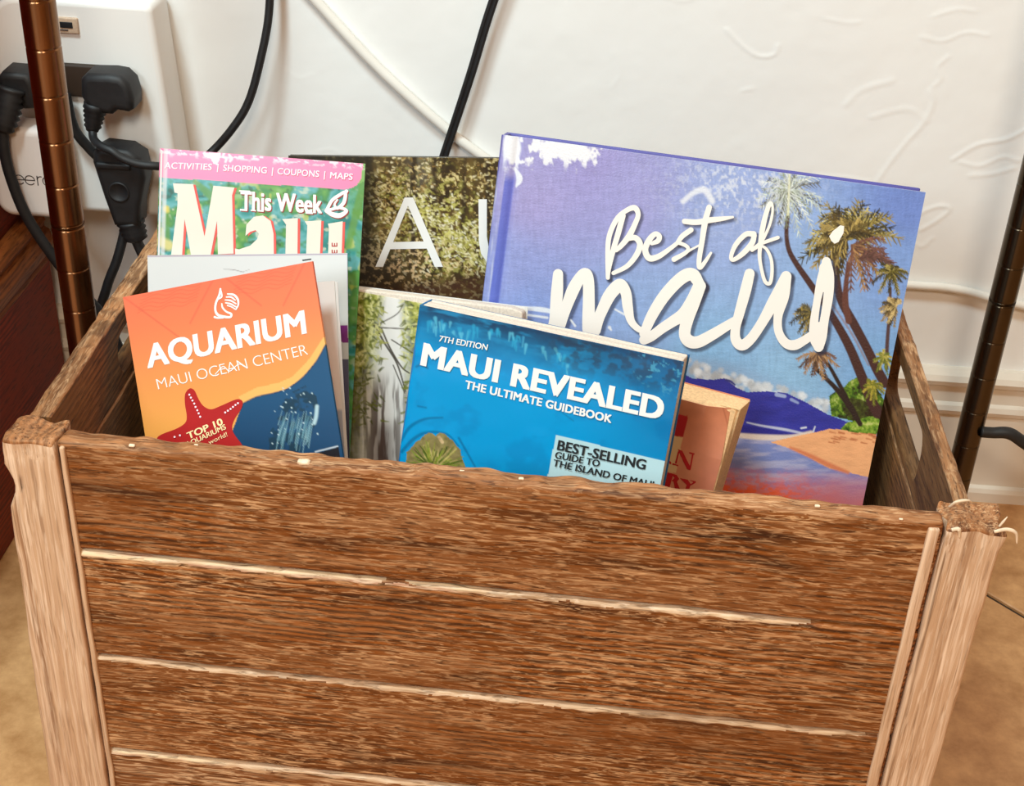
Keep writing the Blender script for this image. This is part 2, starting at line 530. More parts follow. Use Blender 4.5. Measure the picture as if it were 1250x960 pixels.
# cover frames: pose in the crate, size, and each cover's camera projection to image pixels
POSE = {
  'best': dict(rot=(-3.946, 15.899, 2.527), w=0.24837, h=0.315, t=0.022, T=(0.23475, 0.21, 0.10112),
    H=(1966.809, -44.29092, 612.0406, 258.4699, 2126.029, 164.8407, -0.104976, 0.3270187, 1)),
  'pic': dict(rot=(1.0, 14.0, -2.6), w=0.225, h=0.27, t=0.006, T=(0.09471, 0.262, 0.05766),
    H=(1869.395, 192.1997, 351.9911, 16.04472, 1969.5, 190.0045, -0.04411212, 0.3278929, 1)),
  'week': dict(rot=(0.222, 21.012, 0.641), w=0.12556, h=0.285, t=0.004, T=(0.02828, 0.207, 0.07982),
    H=(1988.087, -14.58606, 194.0126, 143.3326, 2085.333, 180.9629, -0.04224219, 0.2129729, 1)),
  'fall': dict(rot=(-12.959, 15.467, -3.163), w=0.13772, h=0.222, t=0.009, T=(0.12087, 0.1945, 0.0019),
    H=(1708.552, 66.47915, 380.0126, 127.7907, 2032.308, 345.9147, -0.2799401, 0.307356, 1)),
  'white': dict(rot=(-4.869, 28.235, -6.612), w=0.1244, h=0.25, t=0.0025, T=(0.02359, 0.18, 0.02079),
    H=(1902.556, 43.5353, 179.9965, -65.24742, 2027.341, 311.8877, -0.1387308, 0.05383904, 1)),
  'sheet': dict(rot=(-18.538, 28.554, -17.021), w=0.05785, h=0.21, t=0.001, T=(0.09099, 0.15, 0.01822),
    H=(1716.868, 112.4914, 299.8197, -311.2708, 2055.517, 353.1925, -0.3821593, -0.018555, 1)),
  'aqua': dict(rot=(-17.675, 24.908, -21.031), w=0.12444, h=0.215, t=0.0018, T=(0.02182, 0.135, 0.01535),
    H=(1705.965, 335.1333, 149.9674, -477.6951, 2076.425, 362.8694, -0.3954637, 0.02507077, 1)),
  'rev': dict(rot=(-13.492, 16.62, 1.541), w=0.1517, h=0.252, t=0.02, T=(0.19865, 0.115, 0.03478),
    H=(1885.036, -113.4924, 512.0224, 331.92, 2236.834, 372.0248, -0.2921997, 0.3432337, 1)),
  'sal': dict(rot=(-10.0, 10.0, 6.0), w=0.095, h=0.172, t=0.022, T=(0.28739, 0.1261, -0.00767),
    H=(1897.72, -89.64896, 700.2666, 453.6252, 2129.662, 453.1936, -0.1815271, 0.4715569, 1)),
}
# ------------------------------------------------------------------ the setting: plaster wall, baseboard, tiled floor
def wall_material():
    m, nt, b, N, K = nodes('plaster')
    tc = N('ShaderNodeTexCoord')
    n1 = N('ShaderNodeTexNoise'); n1.inputs['Scale'].default_value = 9; n1.inputs['Detail'].default_value = 5
    K(tc.outputs['Object'], n1.inputs['Vector'])
    r = N('ShaderNodeValToRGB'); r.color_ramp.elements[0].color = L4((240, 240, 238)); r.color_ramp.elements[1].color = L4((245, 245, 243))
    K(n1.outputs['Fac'], r.inputs['Fac']); K(r.outputs['Color'], b.inputs['Base Color'])
    n2 = N('ShaderNodeTexNoise'); n2.inputs['Scale'].default_value = 120; n2.inputs['Detail'].default_value = 4
    K(tc.outputs['Object'], n2.inputs['Vector'])
    bp = N('ShaderNodeBump'); bp.inputs['Strength'].default_value = 0.25; bp.inputs['Distance'].default_value = 0.0006
    K(n2.outputs['Fac'], bp.inputs['Height']); K(bp.outputs['Normal'], b.inputs['Normal'])
    b.inputs['Roughness'].default_value = 0.6
    return m


def build_wall():
    xs = np.concatenate([np.linspace(-1.6, -0.24, 12), np.linspace(-0.238, 0.70, 560), np.linspace(0.72, 2.2, 12)])
    zs = np.concatenate([np.linspace(FLOOR, -0.19, 6), np.linspace(-0.188, 0.20, 300), np.linspace(0.22, 2.1, 12)])
    X, Z = np.meshgrid(xs, zs); x, z = X.ravel(), Z.ravel()
    d = 0.0022 * fbm(x * 7, z * 7, 3, 3) + 0.0006 * fbm(x * 40, z * 40, 5, 3)
    bumps = Art(x * 1000, z * 1000, (0, 0, 0))       # trowel ridges, in millimetres of wall
    one = (1, 1, 1)
    for pts, r, h in (
        ([(378, 110), (392, 98), (404, 92), (414, 94), (416, 101)], 1.0, 1),
        ([(330, 130), (345, 128), (352, 130)], 0.8, .5), ([(446, 122), (462, 120), (470, 121)], 0.8, .6),
        ([(528, 75), (532, 66), (528, 50), (517, 32), (505, 8), (500, -8)], 1.3, .9),
        ([(536, 100), (530, 92), (534, 84), (530, 78)], 1.2, .7), ([(515, 113), (530, 111), (545, 118), (560, 117)], 1.0, .7),
        ([(520, 128), (536, 134), (548, 133)], 1.0, .6), ([(555, 24), (570, 36), (590, 42), (604, 52)], 1.4, 1),
        ([(560, 22), (575, 20), (590, 28), (602, 26)], 1.2, .8), ([(570, 12), (584, 14), (600, 20)], 1.5, .7),
        ([(530, -32), (540, -20), (552, -14), (560, -16), (552, -26), (542, -34)], 1.3, 1),
        ([(534, -42), (545, -48), (552, -40)], 1.2, .7), ([(455, 4), (478, 4), (496, 2)], 1.2, .7), ([(458, -1), (482, -2), (494, -4)], 1.0, .5),
        ([(470, 60), (480, 72), (500, 80)], 2.0, .5), ([(490, 52), (515, 60), (530, 52)], 2.0, .5),
        ([(300, 88), (306, 74), (300, 62)], 1.2, .3), ([(395, 66), (402, 68)], 1.2, .5), ([(60, 60), (70, 54), (80, 58)], 1.0, .3),
        ([(110, 78), (118, 72), (126, 76), (134, 72)], 0.8, .35), ([(84, -2), (92, 0), (98, -3)], 0.8, .4)):
        bumps.stroke([(p[0], p[1], r) for p in pts], one, a=h, soft=1.6)
    d = d + 0.0005 * bumps.c[:, 0]
    V = np.stack([x, WALL - d, z], 1)
    nu, nv = len(xs), len(zs); i = np.arange(nu * nv).reshape(nv, nu)
    F = np.stack([i[:-1, :-1], i[:-1, 1:], i[1:, 1:], i[1:, :-1]], -1).reshape(-1, 4).tolist()
    tag(mesh_obj('wall_back', V, F, wall_material()), 'white hand-trowelled plaster wall behind the wooden crate', 'wall', kind='structure')


build_wall()

base_mat = plain('baseboard_paint', (226, 216, 202), 0.45, var=0.03, scale=12, bump=0.1, bscale=80)
prof = [(WALL + .002, -.1500), (WALL - .006, -.1500), (WALL - .0125, -.1528), (WALL - .0150, -.1570), (WALL - .0135, -.1612), (WALL - .0105, -.1640),
        (WALL - .0095, -.1690), (WALL - .0095, -.1780), (WALL - .0125, -.1800), (WALL - .0140, -.1840), (WALL - .0125, -.1880), (WALL - .0105, -.1900),
        (WALL - .0100, -.2560), (WALL - .0135, -.2575), (WALL - .0150, -.2610), (WALL - .0150, FLOOR), (WALL + .002, FLOOR)]
V, F = [], []
bx = np.linspace(-1.6, 2.2, 40)
for xx in bx: V += [(xx, y, z) for y, z in prof]
n = len(prof)
for i in range(len(bx) - 1):
    for k in range(n):
        a, b = i * n + k, i * n + (k + 1) % n
        F.append((a, b, b + n, a + n))
F += [tuple(range(n)), tuple(range((len(bx) - 1) * n, len(bx) * n))[::-1]]
tag(mesh_obj('baseboard_back', V, F, base_mat, smooth=False), 'cream moulded baseboard along the plaster wall', 'baseboard', kind='structure')


def floor_material():
    m, nt, b, N, K = nodes('stone_tile')
    tc = N('ShaderNodeTexCoord')
    n1 = N('ShaderNodeTexNoise'); n1.inputs['Scale'].default_value = 34; n1.inputs['Detail'].default_value = 9; n1.inputs['Roughness'].default_value = 0.68
    K(tc.outputs['Object'], n1.inputs['Vector'])
    r = N('ShaderNodeValToRGB'); e = r.color_ramp.elements
    e[0].position = 0.3; e[0].color = L4((164, 114, 66)); e[1].position = 0.72; e[1].color = L4((220, 170, 118))
    K(n1.outputs['Fac'], r.inputs['Fac'])
    K(r.outputs['Color'], b.inputs['Base Color'])
    b.inputs['Roughness'].default_value = 0.42
    bp = N('ShaderNodeBump'); bp.inputs['Strength'].default_value = 0.2; bp.inputs['Distance'].default_value = 0.001
    K(n1.outputs['Fac'], bp.inputs['Height']); K(bp.outputs['Normal'], b.inputs['Normal'])
    return m


grout_mat = plain('grout', (66, 48, 34), 0.9, var=0.2, scale=200, bump=0.4)
tile_mat = floor_material()
# square tiles laid diagonally; one joint runs past the crate's right-hand side
V, F, MI = [], [], []
V0 = np.array([[-1.7, -2.6, FLOOR - .0025], [2.3, -2.6, FLOOR - .0025], [2.3, WALL + .02, FLOOR - .0025], [-1.7, WALL + .02, FLOOR - .0025]])
V = [V0]; F = [(0, 1, 2, 3)]; MI = [1]; cnt = 4
ang = math.radians(-45.5); S = 0.46; J = 0.004
ex, ey = np.array([math.cos(ang), math.sin(ang)]), np.array([-math.sin(ang), math.cos(ang)])
org = np.array([0.6246, 0.2716])
for i in range(-9, 9):
    for j in range(-9, 9):
        c = org + ex * (i + .02) * S + ey * (j + .5) * S
        if not (-2.2 < c[0] < 2.8 and -3.1 < c[1] < WALL + .5): continue
        h = S / 2 - J / 2; ring = []
        for dz, ins in ((-.0025, 0), (-.0008, 0), (0, .0012)):
            for a, b in ((-1, -1), (1, -1), (1, 1), (-1, 1)):
                p = c + ex * a * (h - ins) + ey * b * (h - ins); ring.append((p[0], min(p[1], WALL + .019), FLOOR + dz))
        V.append(np.array(ring))
        for lv in (0, 4):
            for k in range(4): F.append((cnt + lv + k, cnt + lv + (k + 1) % 4, cnt + lv + 4 + (k + 1) % 4, cnt + lv + 4 + k)); MI.append(0)
        F.append((cnt + 8, cnt + 9, cnt + 10, cnt + 11)); MI.append(0); cnt += 12
tag(mesh_obj('floor', np.vstack(V), F, [tile_mat, grout_mat], smooth=False, mat_idx=MI), 'tan stone tile floor with dark grout joints', 'floor', kind='structure')

# ------------------------------------------------------------------ materials
W_DARK, W_MID, W_PALE = L4((68, 31, 4)), L4((122, 65, 18)), L4((212, 164, 118))
panel_wood = wood('brown_board', 'X', W_DARK, W_MID, W_PALE, flecks=0.9, figure=0.65, fine=1.3)
washed_wood = wood('washed_brown_board', 'X', W_DARK, W_MID, L4((226, 184, 142)), flecks=0.9, pale_lo=.49, pale_hi=.62, along=0.55, figure=0.5, fine=1.15)
side_wood = wood('brown_board_depthwise', 'Y', L4((58, 34, 14)), L4((106, 70, 36)), L4((152, 112, 74)), flecks=0.35)
post_wood = wood('pale_post_wood', 'Z', L4((146, 104, 72)), L4((198, 158, 124)), L4((236, 206, 178)), flecks=0.7, pale_lo=.48, pale_hi=.66, along=0.35, figure=0.12, pores=0.4)
worn_wood = wood('worn_whitened_edge', 'X', L4((136, 96, 62)), L4((204, 166, 130)), L4((232, 204, 174)), flecks=0.8)
rim_wood = wood('rough_rim_wood', 'X', L4((86, 46, 18)), L4((146, 90, 48)), L4((216, 168, 124)), flecks=0.8, bump=0.9)
rail_wood = wood('rough_rail_wood', 'Y', L4((88, 50, 22)), L4((146, 98, 60)), L4((208, 166, 124)), flecks=0.7, bump=0.9)
end_wood = wood('sawn_end_wood', 'Z', L4((84, 44, 18)), L4((150, 96, 56)), L4((220, 174, 130)), flecks=0.7, bump=0.9)
cabinet_wood = wood('reddish_cabinet_wood', 'Y', L4((80, 18, 3)), L4((122, 34, 6)), L4((146, 58, 16)), flecks=0.15, rough=0.6, bump=0.15)
cabinet_trim = wood('cabinet_moulding_wood', 'Y', L4((84, 38, 14)), L4((130, 70, 30)), L4((160, 98, 50)), flecks=0.3, rough=0.5, bump=0.15)
chip_mat = plain('raw_splinter', (228, 202, 172), 0.7, var=0.15, scale=300)
black_plastic = plain('black_rubber', (26, 26, 28), 0.55, var=0.25, scale=150, bump=0.08, bscale=900)
plug_shade_mat = plain('plug_shade', (52, 36, 24), 0.6, var=0.2, scale=80)  # brown of the plug shade, put into a colour
white_plastic = plain('white_plastic', (244, 242, 238), 0.38, var=0.02, scale=20)
device_plastic = plain('soft_white_plastic', (240, 232, 228), 0.3, var=0.015, scale=20)
cable_white = plain('white_cable_jacket', (234, 230, 222), 0.4, var=0.03, scale=60)
print_grey = plain('grey_print', (70, 62, 60), 0.5)
beige_label = plain('beige_label', (206, 178, 152), 0.5, var=0.1, scale=600)
chrome = plain('coppery_reflection_chrome', (136, 96, 66), 0.27, metal=1.0, var=0.10, scale=30)  # same metal on both poles; coppery reflections put into this colour
dark_reflection_chrome = plain('dark_reflection_chrome', (84, 72, 58), 0.27, metal=1.0, var=0.10, scale=30)  # the same metal again, darkened for the darker surroundings it mirrors
for pole_mat in (chrome, dark_reflection_chrome):      # drawn tube: highlights stretch along its length
    bs = pole_mat.node_tree.nodes['Principled BSDF']
    tg = pole_mat.node_tree.nodes.new('ShaderNodeTangent'); tg.direction_type = 'RADIAL'; tg.axis = 'Z'
    pole_mat.node_tree.links.new(tg.outputs['Tangent'], bs.inputs['Tangent'])
    bs.inputs['Anisotropic'].default_value = 0.85; bs.inputs['Anisotropic Rotation'].default_value = 0.25
paper_edge = plain('page_edges', (222, 206, 190), 0.8, var=0.12, scale=900)
paper_white = plain('white_paper', (212, 209, 205), 0.6, var=0.015, scale=60)
print_white = plain('white_ink', (238, 235, 231), 0.5, var=0.01)
print_cream = plain('warm_white_ink', (242, 234, 226), 0.5, var=0.01)
print_black = plain('black_ink', (22, 26, 30), 0.5)
print_red = plain('red_ink', (176, 22, 22), 0.5)
print_coral = plain('coral_red_ink', (226, 84, 74), 0.5)
print_maroon = plain('maroon_ink', (150, 40, 34), 0.5)
print_pinkwhite = plain('pale_pink_ink', (255, 226, 234), 0.5, var=0.02)

# ------------------------------------------------------------------ the wooden crate
crate = tag(empty('wooden_crate', (0.2465, 0.13, FLOOR)),
            'weathered brown wooden crate of planks with paler corner posts, holding travel books', 'crate')


def skew(V):           # front sheared out of square with the side walls, to fit its image edges
    V = np.array(V); V[:, 1] -= 0.0315 * V[:, 0]; return V


TOP = 0.002
bounds = [(TOP, -0.0668), (-0.0682, -0.1412), (-0.1426, -0.2145), (-0.2159, -0.262)]
for i, (zt, zb) in enumerate(bounds):
    V, F = rbox((0.0274, 0.0030, zb), (0.4736, 0.0150, zt), 0.0026, (220, 2, 14))
    V = rough(V, 0.0006, 45, i * 3.1)
    V = rough(V, 0.0012, 90, i * 2.1, lambda p: 1.0 if p[2] > zt - 0.003 else 0.0)
    if i == 0:
        V = rough(V, 0.0009, 120, 9.0, lambda p: 1.0 if p[2] > TOP - 0.004 else 0.0)
    mi = []
    for f in F:
        c = V[list(f)].mean(0)
        wear = mnoise.noise(Vector((c[0] * 12, i * 5.0, 0))) + .5 * mnoise.noise(Vector((c[0] * 70, i * 3.0, c[2] * 300)))
        ztop = c[2] > zt - 0.0026 - 0.0012 * wear
        if i == 0 and ztop: mi.append(2)
        elif ztop and c[1] < 0.0085 and wear > -0.42 + max(0, c[0] - .33) * (5.0 if i == 1 else 1.2): mi.append(1)
        else: mi.append(0)
    mesh_obj('plank', skew(V), F, [washed_wood if i == 3 else panel_wood, worn_wood, rim_wood], crate, mat_idx=mi)
# whitened edge strips where the planks meet the posts
for x0, x1 in ((0.0288, 0.0318), (0.4655, 0.4712)):
    V, F = rbox((x0, 0.0010, -0.262), (x1, 0.0150, TOP - 0.0025), 0.0012, (1, 2, 60))
    V = rough(V, 0.0005, 55, x0 * 50)
    mesh_obj('edge_strip', skew(V), F, [post_wood], crate)
for x0, x1, taper in ((-0.0010, 0.0272, -0.0088), (0.4738, 0.5012, -0.0026)):
    V, F = rbox((x0, 0.0, FLOOR), (x1, 0.0262, 0.0015), 0.0022, (9, 6, 60))
    k = (V[:, 2] / FLOOR) if taper else 0
    if taper < -0.005: V[:, 0] += taper * k * np.clip((x1 - V[:, 0]) / (x1 - x0), 0, 1)
    else: V[:, 0] += taper * k * np.clip((V[:, 0] - x0) / (x1 - x0), 0, 1)
    V = rough(V, 0.0007, 40, x0 * 20)
    V = rough(V, 0.0034, 95, x0 * 30 + 4, lambda p: max(0.0, min(1.0, (p[2] + 0.014) / 0.014)))
    if x0 < .1:    # a bite out of the outer corner
        for i, p in enumerate(V):
            d = abs(p[2] + 0.027) / 0.012
            if d < 1 and p[0] < 0.004: V[i, 0] += 0.004 * (1 - d * d)
    mi = [1 if V[list(f)].mean(0)[2] > -0.0015 else 0 for f in F]
    mesh_obj('corner_post', skew(V), F, [post_wood, end_wood], crate, mat_idx=mi)
# side walls: an upper board with a hand slot and a lower board each
BACK = 0.276


def side_board(x0, x1, z0, z1, slot, seed):
    out = [(0.0262 if x0 < .2 else 0.0105, z0), (BACK, z0), (BACK, z1), (0.0262 if x0 < .2 else 0.0105, z1)]
    if slot is None:
        V, F = rbox((x0, out[0][0], z0), (x1, BACK, z1), 0.0018, (3, 40, 14))
    else:
        loop = []
        ys = np.linspace(out[0][0], BACK, 70)
        loop = [(y, z0) for y in ys] + [(y, z1 + 0.0013 * (mnoise.noise(Vector((y * 130, seed, 0))))) for y in ys[::-1]]
        P, F = plate(loop, [round_rect(*slot, 0.010)[::-1]], x1 - x0, 0.0014, 2)
        V = np.stack([(x0 + x1) / 2 + P[:, 2], P[:, 0], P[:, 1]], 1)
        F = [tuple(f) for f in F]
    V = rough(V, 0.0006, 60, seed)
    mi = [1 if V[list(f)].mean(0)[2] > z1 - 0.0016 else 0 for f in F]
    return mesh_obj('side_board', V, F, [side_wood, rail_wood], crate, smooth=slot is None, mat_idx=mi)


side_board(0.0034, 0.0150, -0.0480, 0.0, (0.136, 0.226, -0.040, -0.0145), 1.0)
side_board(0.0034, 0.0150, -0.262, -0.0490, None, 2.0)
side_board(0.4825, 0.4905, -0.0500, 0.0, (0.086, 0.196, -0.0430, -0.0125), 3.0)
side_board(0.4825, 0.4905, -0.262, -0.0510, None, 4.0)
for i, (zt, zb) in enumerate(((0.0, -0.066), (-0.0675, -0.142), (-0.1435, -0.214), (-0.2155, -0.262))):
    V, F = rbox((0.0152, 0.2635, zb), (0.4823, 0.2755, zt), 0.002, (30, 2, 6))
    mesh_obj('back_plank', rough(V, 0.0006, 45, 20 + i), F, [panel_wood], crate)
V, F = rbox((0.0152, 0.0152, -0.228), (0.4823, 0.2633, -0.218), 0.001, (20, 10, 1))
mesh_obj('bottom_board', V, F, [side_wood], crate)
# frayed fibres and chips on the rim
rng = random.Random(3)
for P, r in (([(0.4965, -0.0145, 0.0015), (0.5015, -0.0160, 0.0045), (0.5060, -0.0165, 0.0030), (0.5078, -0.0168, -0.0030)], 0.0009),
             ([(0.4780, 0.0030, 0.0020), (0.4800, 0.0000, 0.0075), (0.4850, 0.0000, 0.0088), (0.4880, 0.0020, 0.0060)], 0.0007),
             ([(0.4990, -0.0120, 0.0030), (0.5020, -0.0110, 0.0085)], 0.0006),
             ([(0.4760, -0.0150, 0.0010), (0.4790, -0.0155, 0.0020), (0.4805, -0.0155, -0.0030)], 0.0010)):
    V, F = tube(P, [r, r * 1.2, r * .4], 6)
    mesh_obj('splinter', V, F, chip_mat, crate)
for k in range(9):
    x = [0.155, 0.345, 0.412, 0.452, 0.066, 0.098, 0.235, 0.265, 0.43][k]
    s = 0.0018 if k < 1 else 0.0005 + 0.0005 * rng.random()
    y = -0.0315 * x + rng.uniform(0.0035, 0.011); z = TOP + 0.0002
    V, F = rbox((x - s * 1.8, y - s, z - s), (x + s * 1.8, y + s, z + s * .5), s * .7, (4, 4, 3))
    mesh_obj('wood_chip', rough(V, s * .35, 500, k), F, chip_mat, crate)

# ------------------------------------------------------------------ shelf poles, cabinet, wall box, plugs and cables
def pole(name, x, y, r, z_ref, pitch, doubles, label, metal):
    prof = [(r * .8, FLOOR + .0), (r * 1.25, FLOOR + .001), (r * 1.25, FLOOR + .006), (r * .9, FLOOR + .008), (r, FLOOR + .010)]
    z = z_ref - math.floor((z_ref - FLOOR - .016) / pitch) * pitch
    while z < 0.62:
        for dz in ((0, .0024) if any(abs(z - d) < pitch * .45 for d in doubles) else (0,)):
            q = z + dz
            prof += [(r, q - .0020), (r, q - .0012), (r, q - .0008), (r * .965, q - .0004), (r * .955, q), (r * .965, q + .0004), (r, q + .0008), (r, q + .0012), (r, q + .0020)]
        z += pitch
    prof.append((r, .66))
    V, F = lathe(prof, 48, x, y)
    o = mesh_obj(name, V, F, metal, None)
    for p in o.data.polygons: p.use_smooth = len(p.vertices) == 4
    return tag(o, label, 'pole', 'ringed shelf poles')


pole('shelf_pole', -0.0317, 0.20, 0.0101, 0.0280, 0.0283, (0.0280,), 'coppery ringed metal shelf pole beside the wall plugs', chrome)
pole('shelf_pole', 0.5860, 0.33, 0.0093, -0.0455, 0.0297, (-0.0455,), 'dark ringed metal shelf pole behind the end of the crate with the hand slot', dark_reflection_chrome)

# reddish wooden cabinet
cab = tag(empty('wooden_cabinet', (-0.30, 0.22, FLOOR)), 'dark reddish wooden cabinet with a moulded ledge, beside the crate', 'cabinet')
V, F = rbox((-0.60, -0.02, FLOOR), (-0.1312, 0.400, -0.072), 0.002, (4, 4, 4)); mesh_obj('lower_body', V, F, cabinet_wood, cab)
V, F = rbox((-0.59, -0.01, -0.066), (-0.1432, 0.400, 0.42), 0.002, (4, 4, 4)); mesh_obj('upper_body', V, F, cabinet_wood, cab)
prof = [(-0.146, -0.058), (-0.138, -0.058), (-0.1325, -0.061), (-0.1305, -0.066), (-0.1325, -0.0715), (-0.1285, -0.074), (-0.1265, -0.082), (-0.1285, -0.091), (-0.1320, -0.093), (-0.1300, -0.098), (-0.1330, -0.102), (-0.146, -0.102)]
V, F = [], []
for yy in (-0.02, 0.1, 0.25, 0.4005): V += [(x, yy, z) for x, z in prof]
n = len(prof)
for i in range(3):
    for k in range(n): F.append((i * n + k, i * n + (k + 1) % n, (i + 1) * n + (k + 1) % n, (i + 1) * n + k))
F += [tuple(range(n))[::-1], tuple(range(3 * n, 4 * n))]
mesh_obj('moulding', V, F, cabinet_trim, cab, smooth=False)

# white outlet box on the wall
box = tag(empty('power_outlet_box', (-0.083, 0.40, -0.045)), 'white rounded power box on the wall, carrying the black plugs', 'power outlet box')
P, F = plate(round_rect(-0.1425, -0.0180, -0.046, 0.1150, (0.006, 0.020, 0.020, 0.014), 10), (), 0.0400, 0.0045, 4)
V = np.stack([P[:, 0], 0.3960 - P[:, 2], P[:, 1]], 1)
V[:, 0] += np.where(V[:, 0] > -0.08, 0.010 * np.clip((0.075 - V[:, 2]) / 0.09, 0, 1) ** 0.8 - 0.005, 0.004 * np.clip((V[:, 2] - 0.06) / 0.06, 0, 1))
mesh_obj('housing', V, F, white_plastic, box)
V, F = rbox((-0.1000, 0.3735, 0.0920), (-0.0760, 0.3775, 0.1030), 0.0008, (2, 1, 2)); mesh_obj('rating_label', V, F, beige_label, box, label='beige rating label')
for x0, x1, z0, z1, m in ((-0.0885, -0.0795, 0.0960, 0.1002, print_black), (-0.0975, -0.0925, 0.0968, 0.0995, print_grey), (-0.0970, -0.0830, 0.0940, 0.0949, print_grey)):
    V, F = rbox((x0, 0.3729, z0), (x1, 0.3738, z1), 0.0003, (1, 1, 1)); mesh_obj('label_print', V, F, m, box)
V, F = rbox((-0.1160, 0.372, 0.0460), (-0.0440, 0.3775, 0.0700), 0.002, (3, 1, 2)); mesh_obj('socket_strip', V, F, plug_shade_mat, box, label='dark brown socket strip')  # dark strip added where the plugs only shade the housing
P, F = plate(round_rect(-0.1015, -0.0870, 0.1160, 0.1200, 0.0015), (), 0.010, 0.001, 1)
mesh_obj('latch', np.stack([P[:, 0], 0.385 - P[:, 2], P[:, 1]], 1), F, beige_label, box, label='small beige latch on top')

# white wireless router plugged in below
router = tag(empty('wireless_router', (-0.118, 0.36, -0.039)), 'small rounded white wireless router with grey lettering, behind a black cord', 'router')
P, F = plate(round_rect(-0.1425, -0.0890, -0.0392, 0.0300, 0.012, 8), (), 0.0270, 0.0055, 5)
mesh_obj('shell', np.stack([P[:, 0], 0.3585 - P[:, 2], P[:, 1]], 1), F, device_plastic, router)
# its lettering, drawn as thin strokes
def ring(cx, cy, r, a0, a1, n=22): return [(cx + r * math.cos(math.radians(a0 + (a1 - a0) * k / n)), cy + r * math.sin(math.radians(a0 + (a1 - a0) * k / n))) for k in range(n + 1)]
for strokes in ([ring(0, 0, .5, 0, 320), [(-.5, 0), (.5, 0)]], [ring(1.12, 0, .5, 0, 320), [(.62, 0), (1.62, 0)]], [[(1.92, -.5), (1.92, .5)], ring(2.28, .1, .37, 180, 75)], [ring(2.98, 0, .5, 0, 360)]):
    pcs = []
    for s_ in strokes:
        P, F = ribbon([(x, y, .055) for x, y in s_], sub=2); pcs.append((np.stack([-0.1222 + P[:, 0] * .0070, np.full(len(P), 0.34485), -0.0090 + P[:, 1] * .0070], 1), F))
    V, F = join(*pcs); mesh_obj('letter', V, F, print_grey, router, smooth=False)


def cord_thing(name, loc, label, cat='power cord', group=None):
    return tag(empty(name, loc), label, cat, group)


# angled plug with the cord that loops up the wall
t = cord_thing('mains_lead', (-0.052, 0.36, 0.03), 'black cord with angled plug, looping up the wall above the pink-topped magazine')
P, F = plate([(-0.0685, 0.0690), (-0.0640, 0.0728), (-0.0480, 0.0735), (-0.0400, 0.0725), (-0.0345, 0.0670), (-0.0325, 0.0570), (-0.0330, 0.0490), (-0.0370, 0.0465), (-0.0450, 0.0475), (-0.0490, 0.0440), (-0.0560, 0.0440), (-0.0660, 0.0480), (-0.0700, 0.0560)], (), 0.026, 0.005, 4)
mesh_obj('plug', np.stack([P[:, 0], 0.3585 - P[:, 2], P[:, 1]], 1), F, black_plastic, t)
C0 = np.array([-0.0615, 0.352, 0.0500]); C1 = np.array([-0.0660, 0.351, 0.0300]); V, F = [], []
prof = []
for k in range(13):
    q = k / 12; prof.append(C0 + (C1 - C0) * q)
rads = [.0082, .0080, .0086, .0068, .0080, .0062, .0074, .0058, .0068, .0052, .0062, .0048, .0044]
V, F = tube(prof, rads, 16, 1); mesh_obj('strain_relief', V, F, black_plastic, t)
V, F = tube([(-0.0655, 0.351, 0.0320), (-0.0635, 0.345, 0.0265), (-0.0560, 0.337, 0.0245), (-0.0475, 0.3340, 0.0225), (-0.0399, 0.3335, 0.0177), (-0.0286, 0.3345, 0.0136), (-0.0152, 0.3370, 0.0120), (0.0010, 0.350, 0.0070), (0.0090, 0.378, 0.0060), (0.0260, 0.384, 0.0245), (0.0390, 0.389, 0.0460), (0.0490, 0.394, 0.0800), (0.0545, 0.398, 0.1080), (0.0560, 0.401, 0.1400), (0.0540, 0.404, 0.2000)], 0.0030, 12, 8)
mesh_obj('cord', V, F, black_plastic, t)

# straight plug at the far side of the coppery-tinted pole
t = cord_thing('mains_lead', (-0.118, 0.36, 0.0), 'black cord with ribbed plug hanging across the white router', group=None)
P, F = plate([(-0.1280, 0.0660), (-0.1240, 0.0705), (-0.1060, 0.0700), (-0.1020, 0.0620), (-0.1020, 0.0450), (-0.1120, 0.0440), (-0.1270, 0.0540)], (), 0.026, 0.004, 3)
mesh_obj('plug', np.stack([P[:, 0], 0.3585 - P[:, 2], P[:, 1]], 1), F, black_plastic, t)
prof = [np.array([-0.1180, 0.3455, 0.0600]) + np.array([-0.0075, -.0085, -0.0300]) * k / 14 for k in range(15)]
V, F = tube(prof, [.0098, .0102, .0080, .0106, .0082, .0108, .0084, .0106, .0082, .0102, .0078, .0096, .0072, .0080, .0050], 16, 1, flat=.8)
mesh_obj('strain_relief', V, F, black_plastic, t)
V, F = tube([(-0.1252, 0.3372, 0.0310), (-0.1260, 0.3360, 0.0150), (-0.1235, 0.335, -0.0050), (-0.1170, 0.334, -0.0300), (-0.1050, 0.334, -0.0560), (-0.0880, 0.335, -0.0860), (-0.0700, 0.338, -0.1150), (-0.0600, 0.345, -0.1600), (-0.0560, 0.355, -0.2200), (-0.0300, 0.355, FLOOR + .0055), (0.05, 0.36, FLOOR + .005)], 0.0042, 12, 8, flat=.75)
mesh_obj('cord', V, F, black_plastic, t)

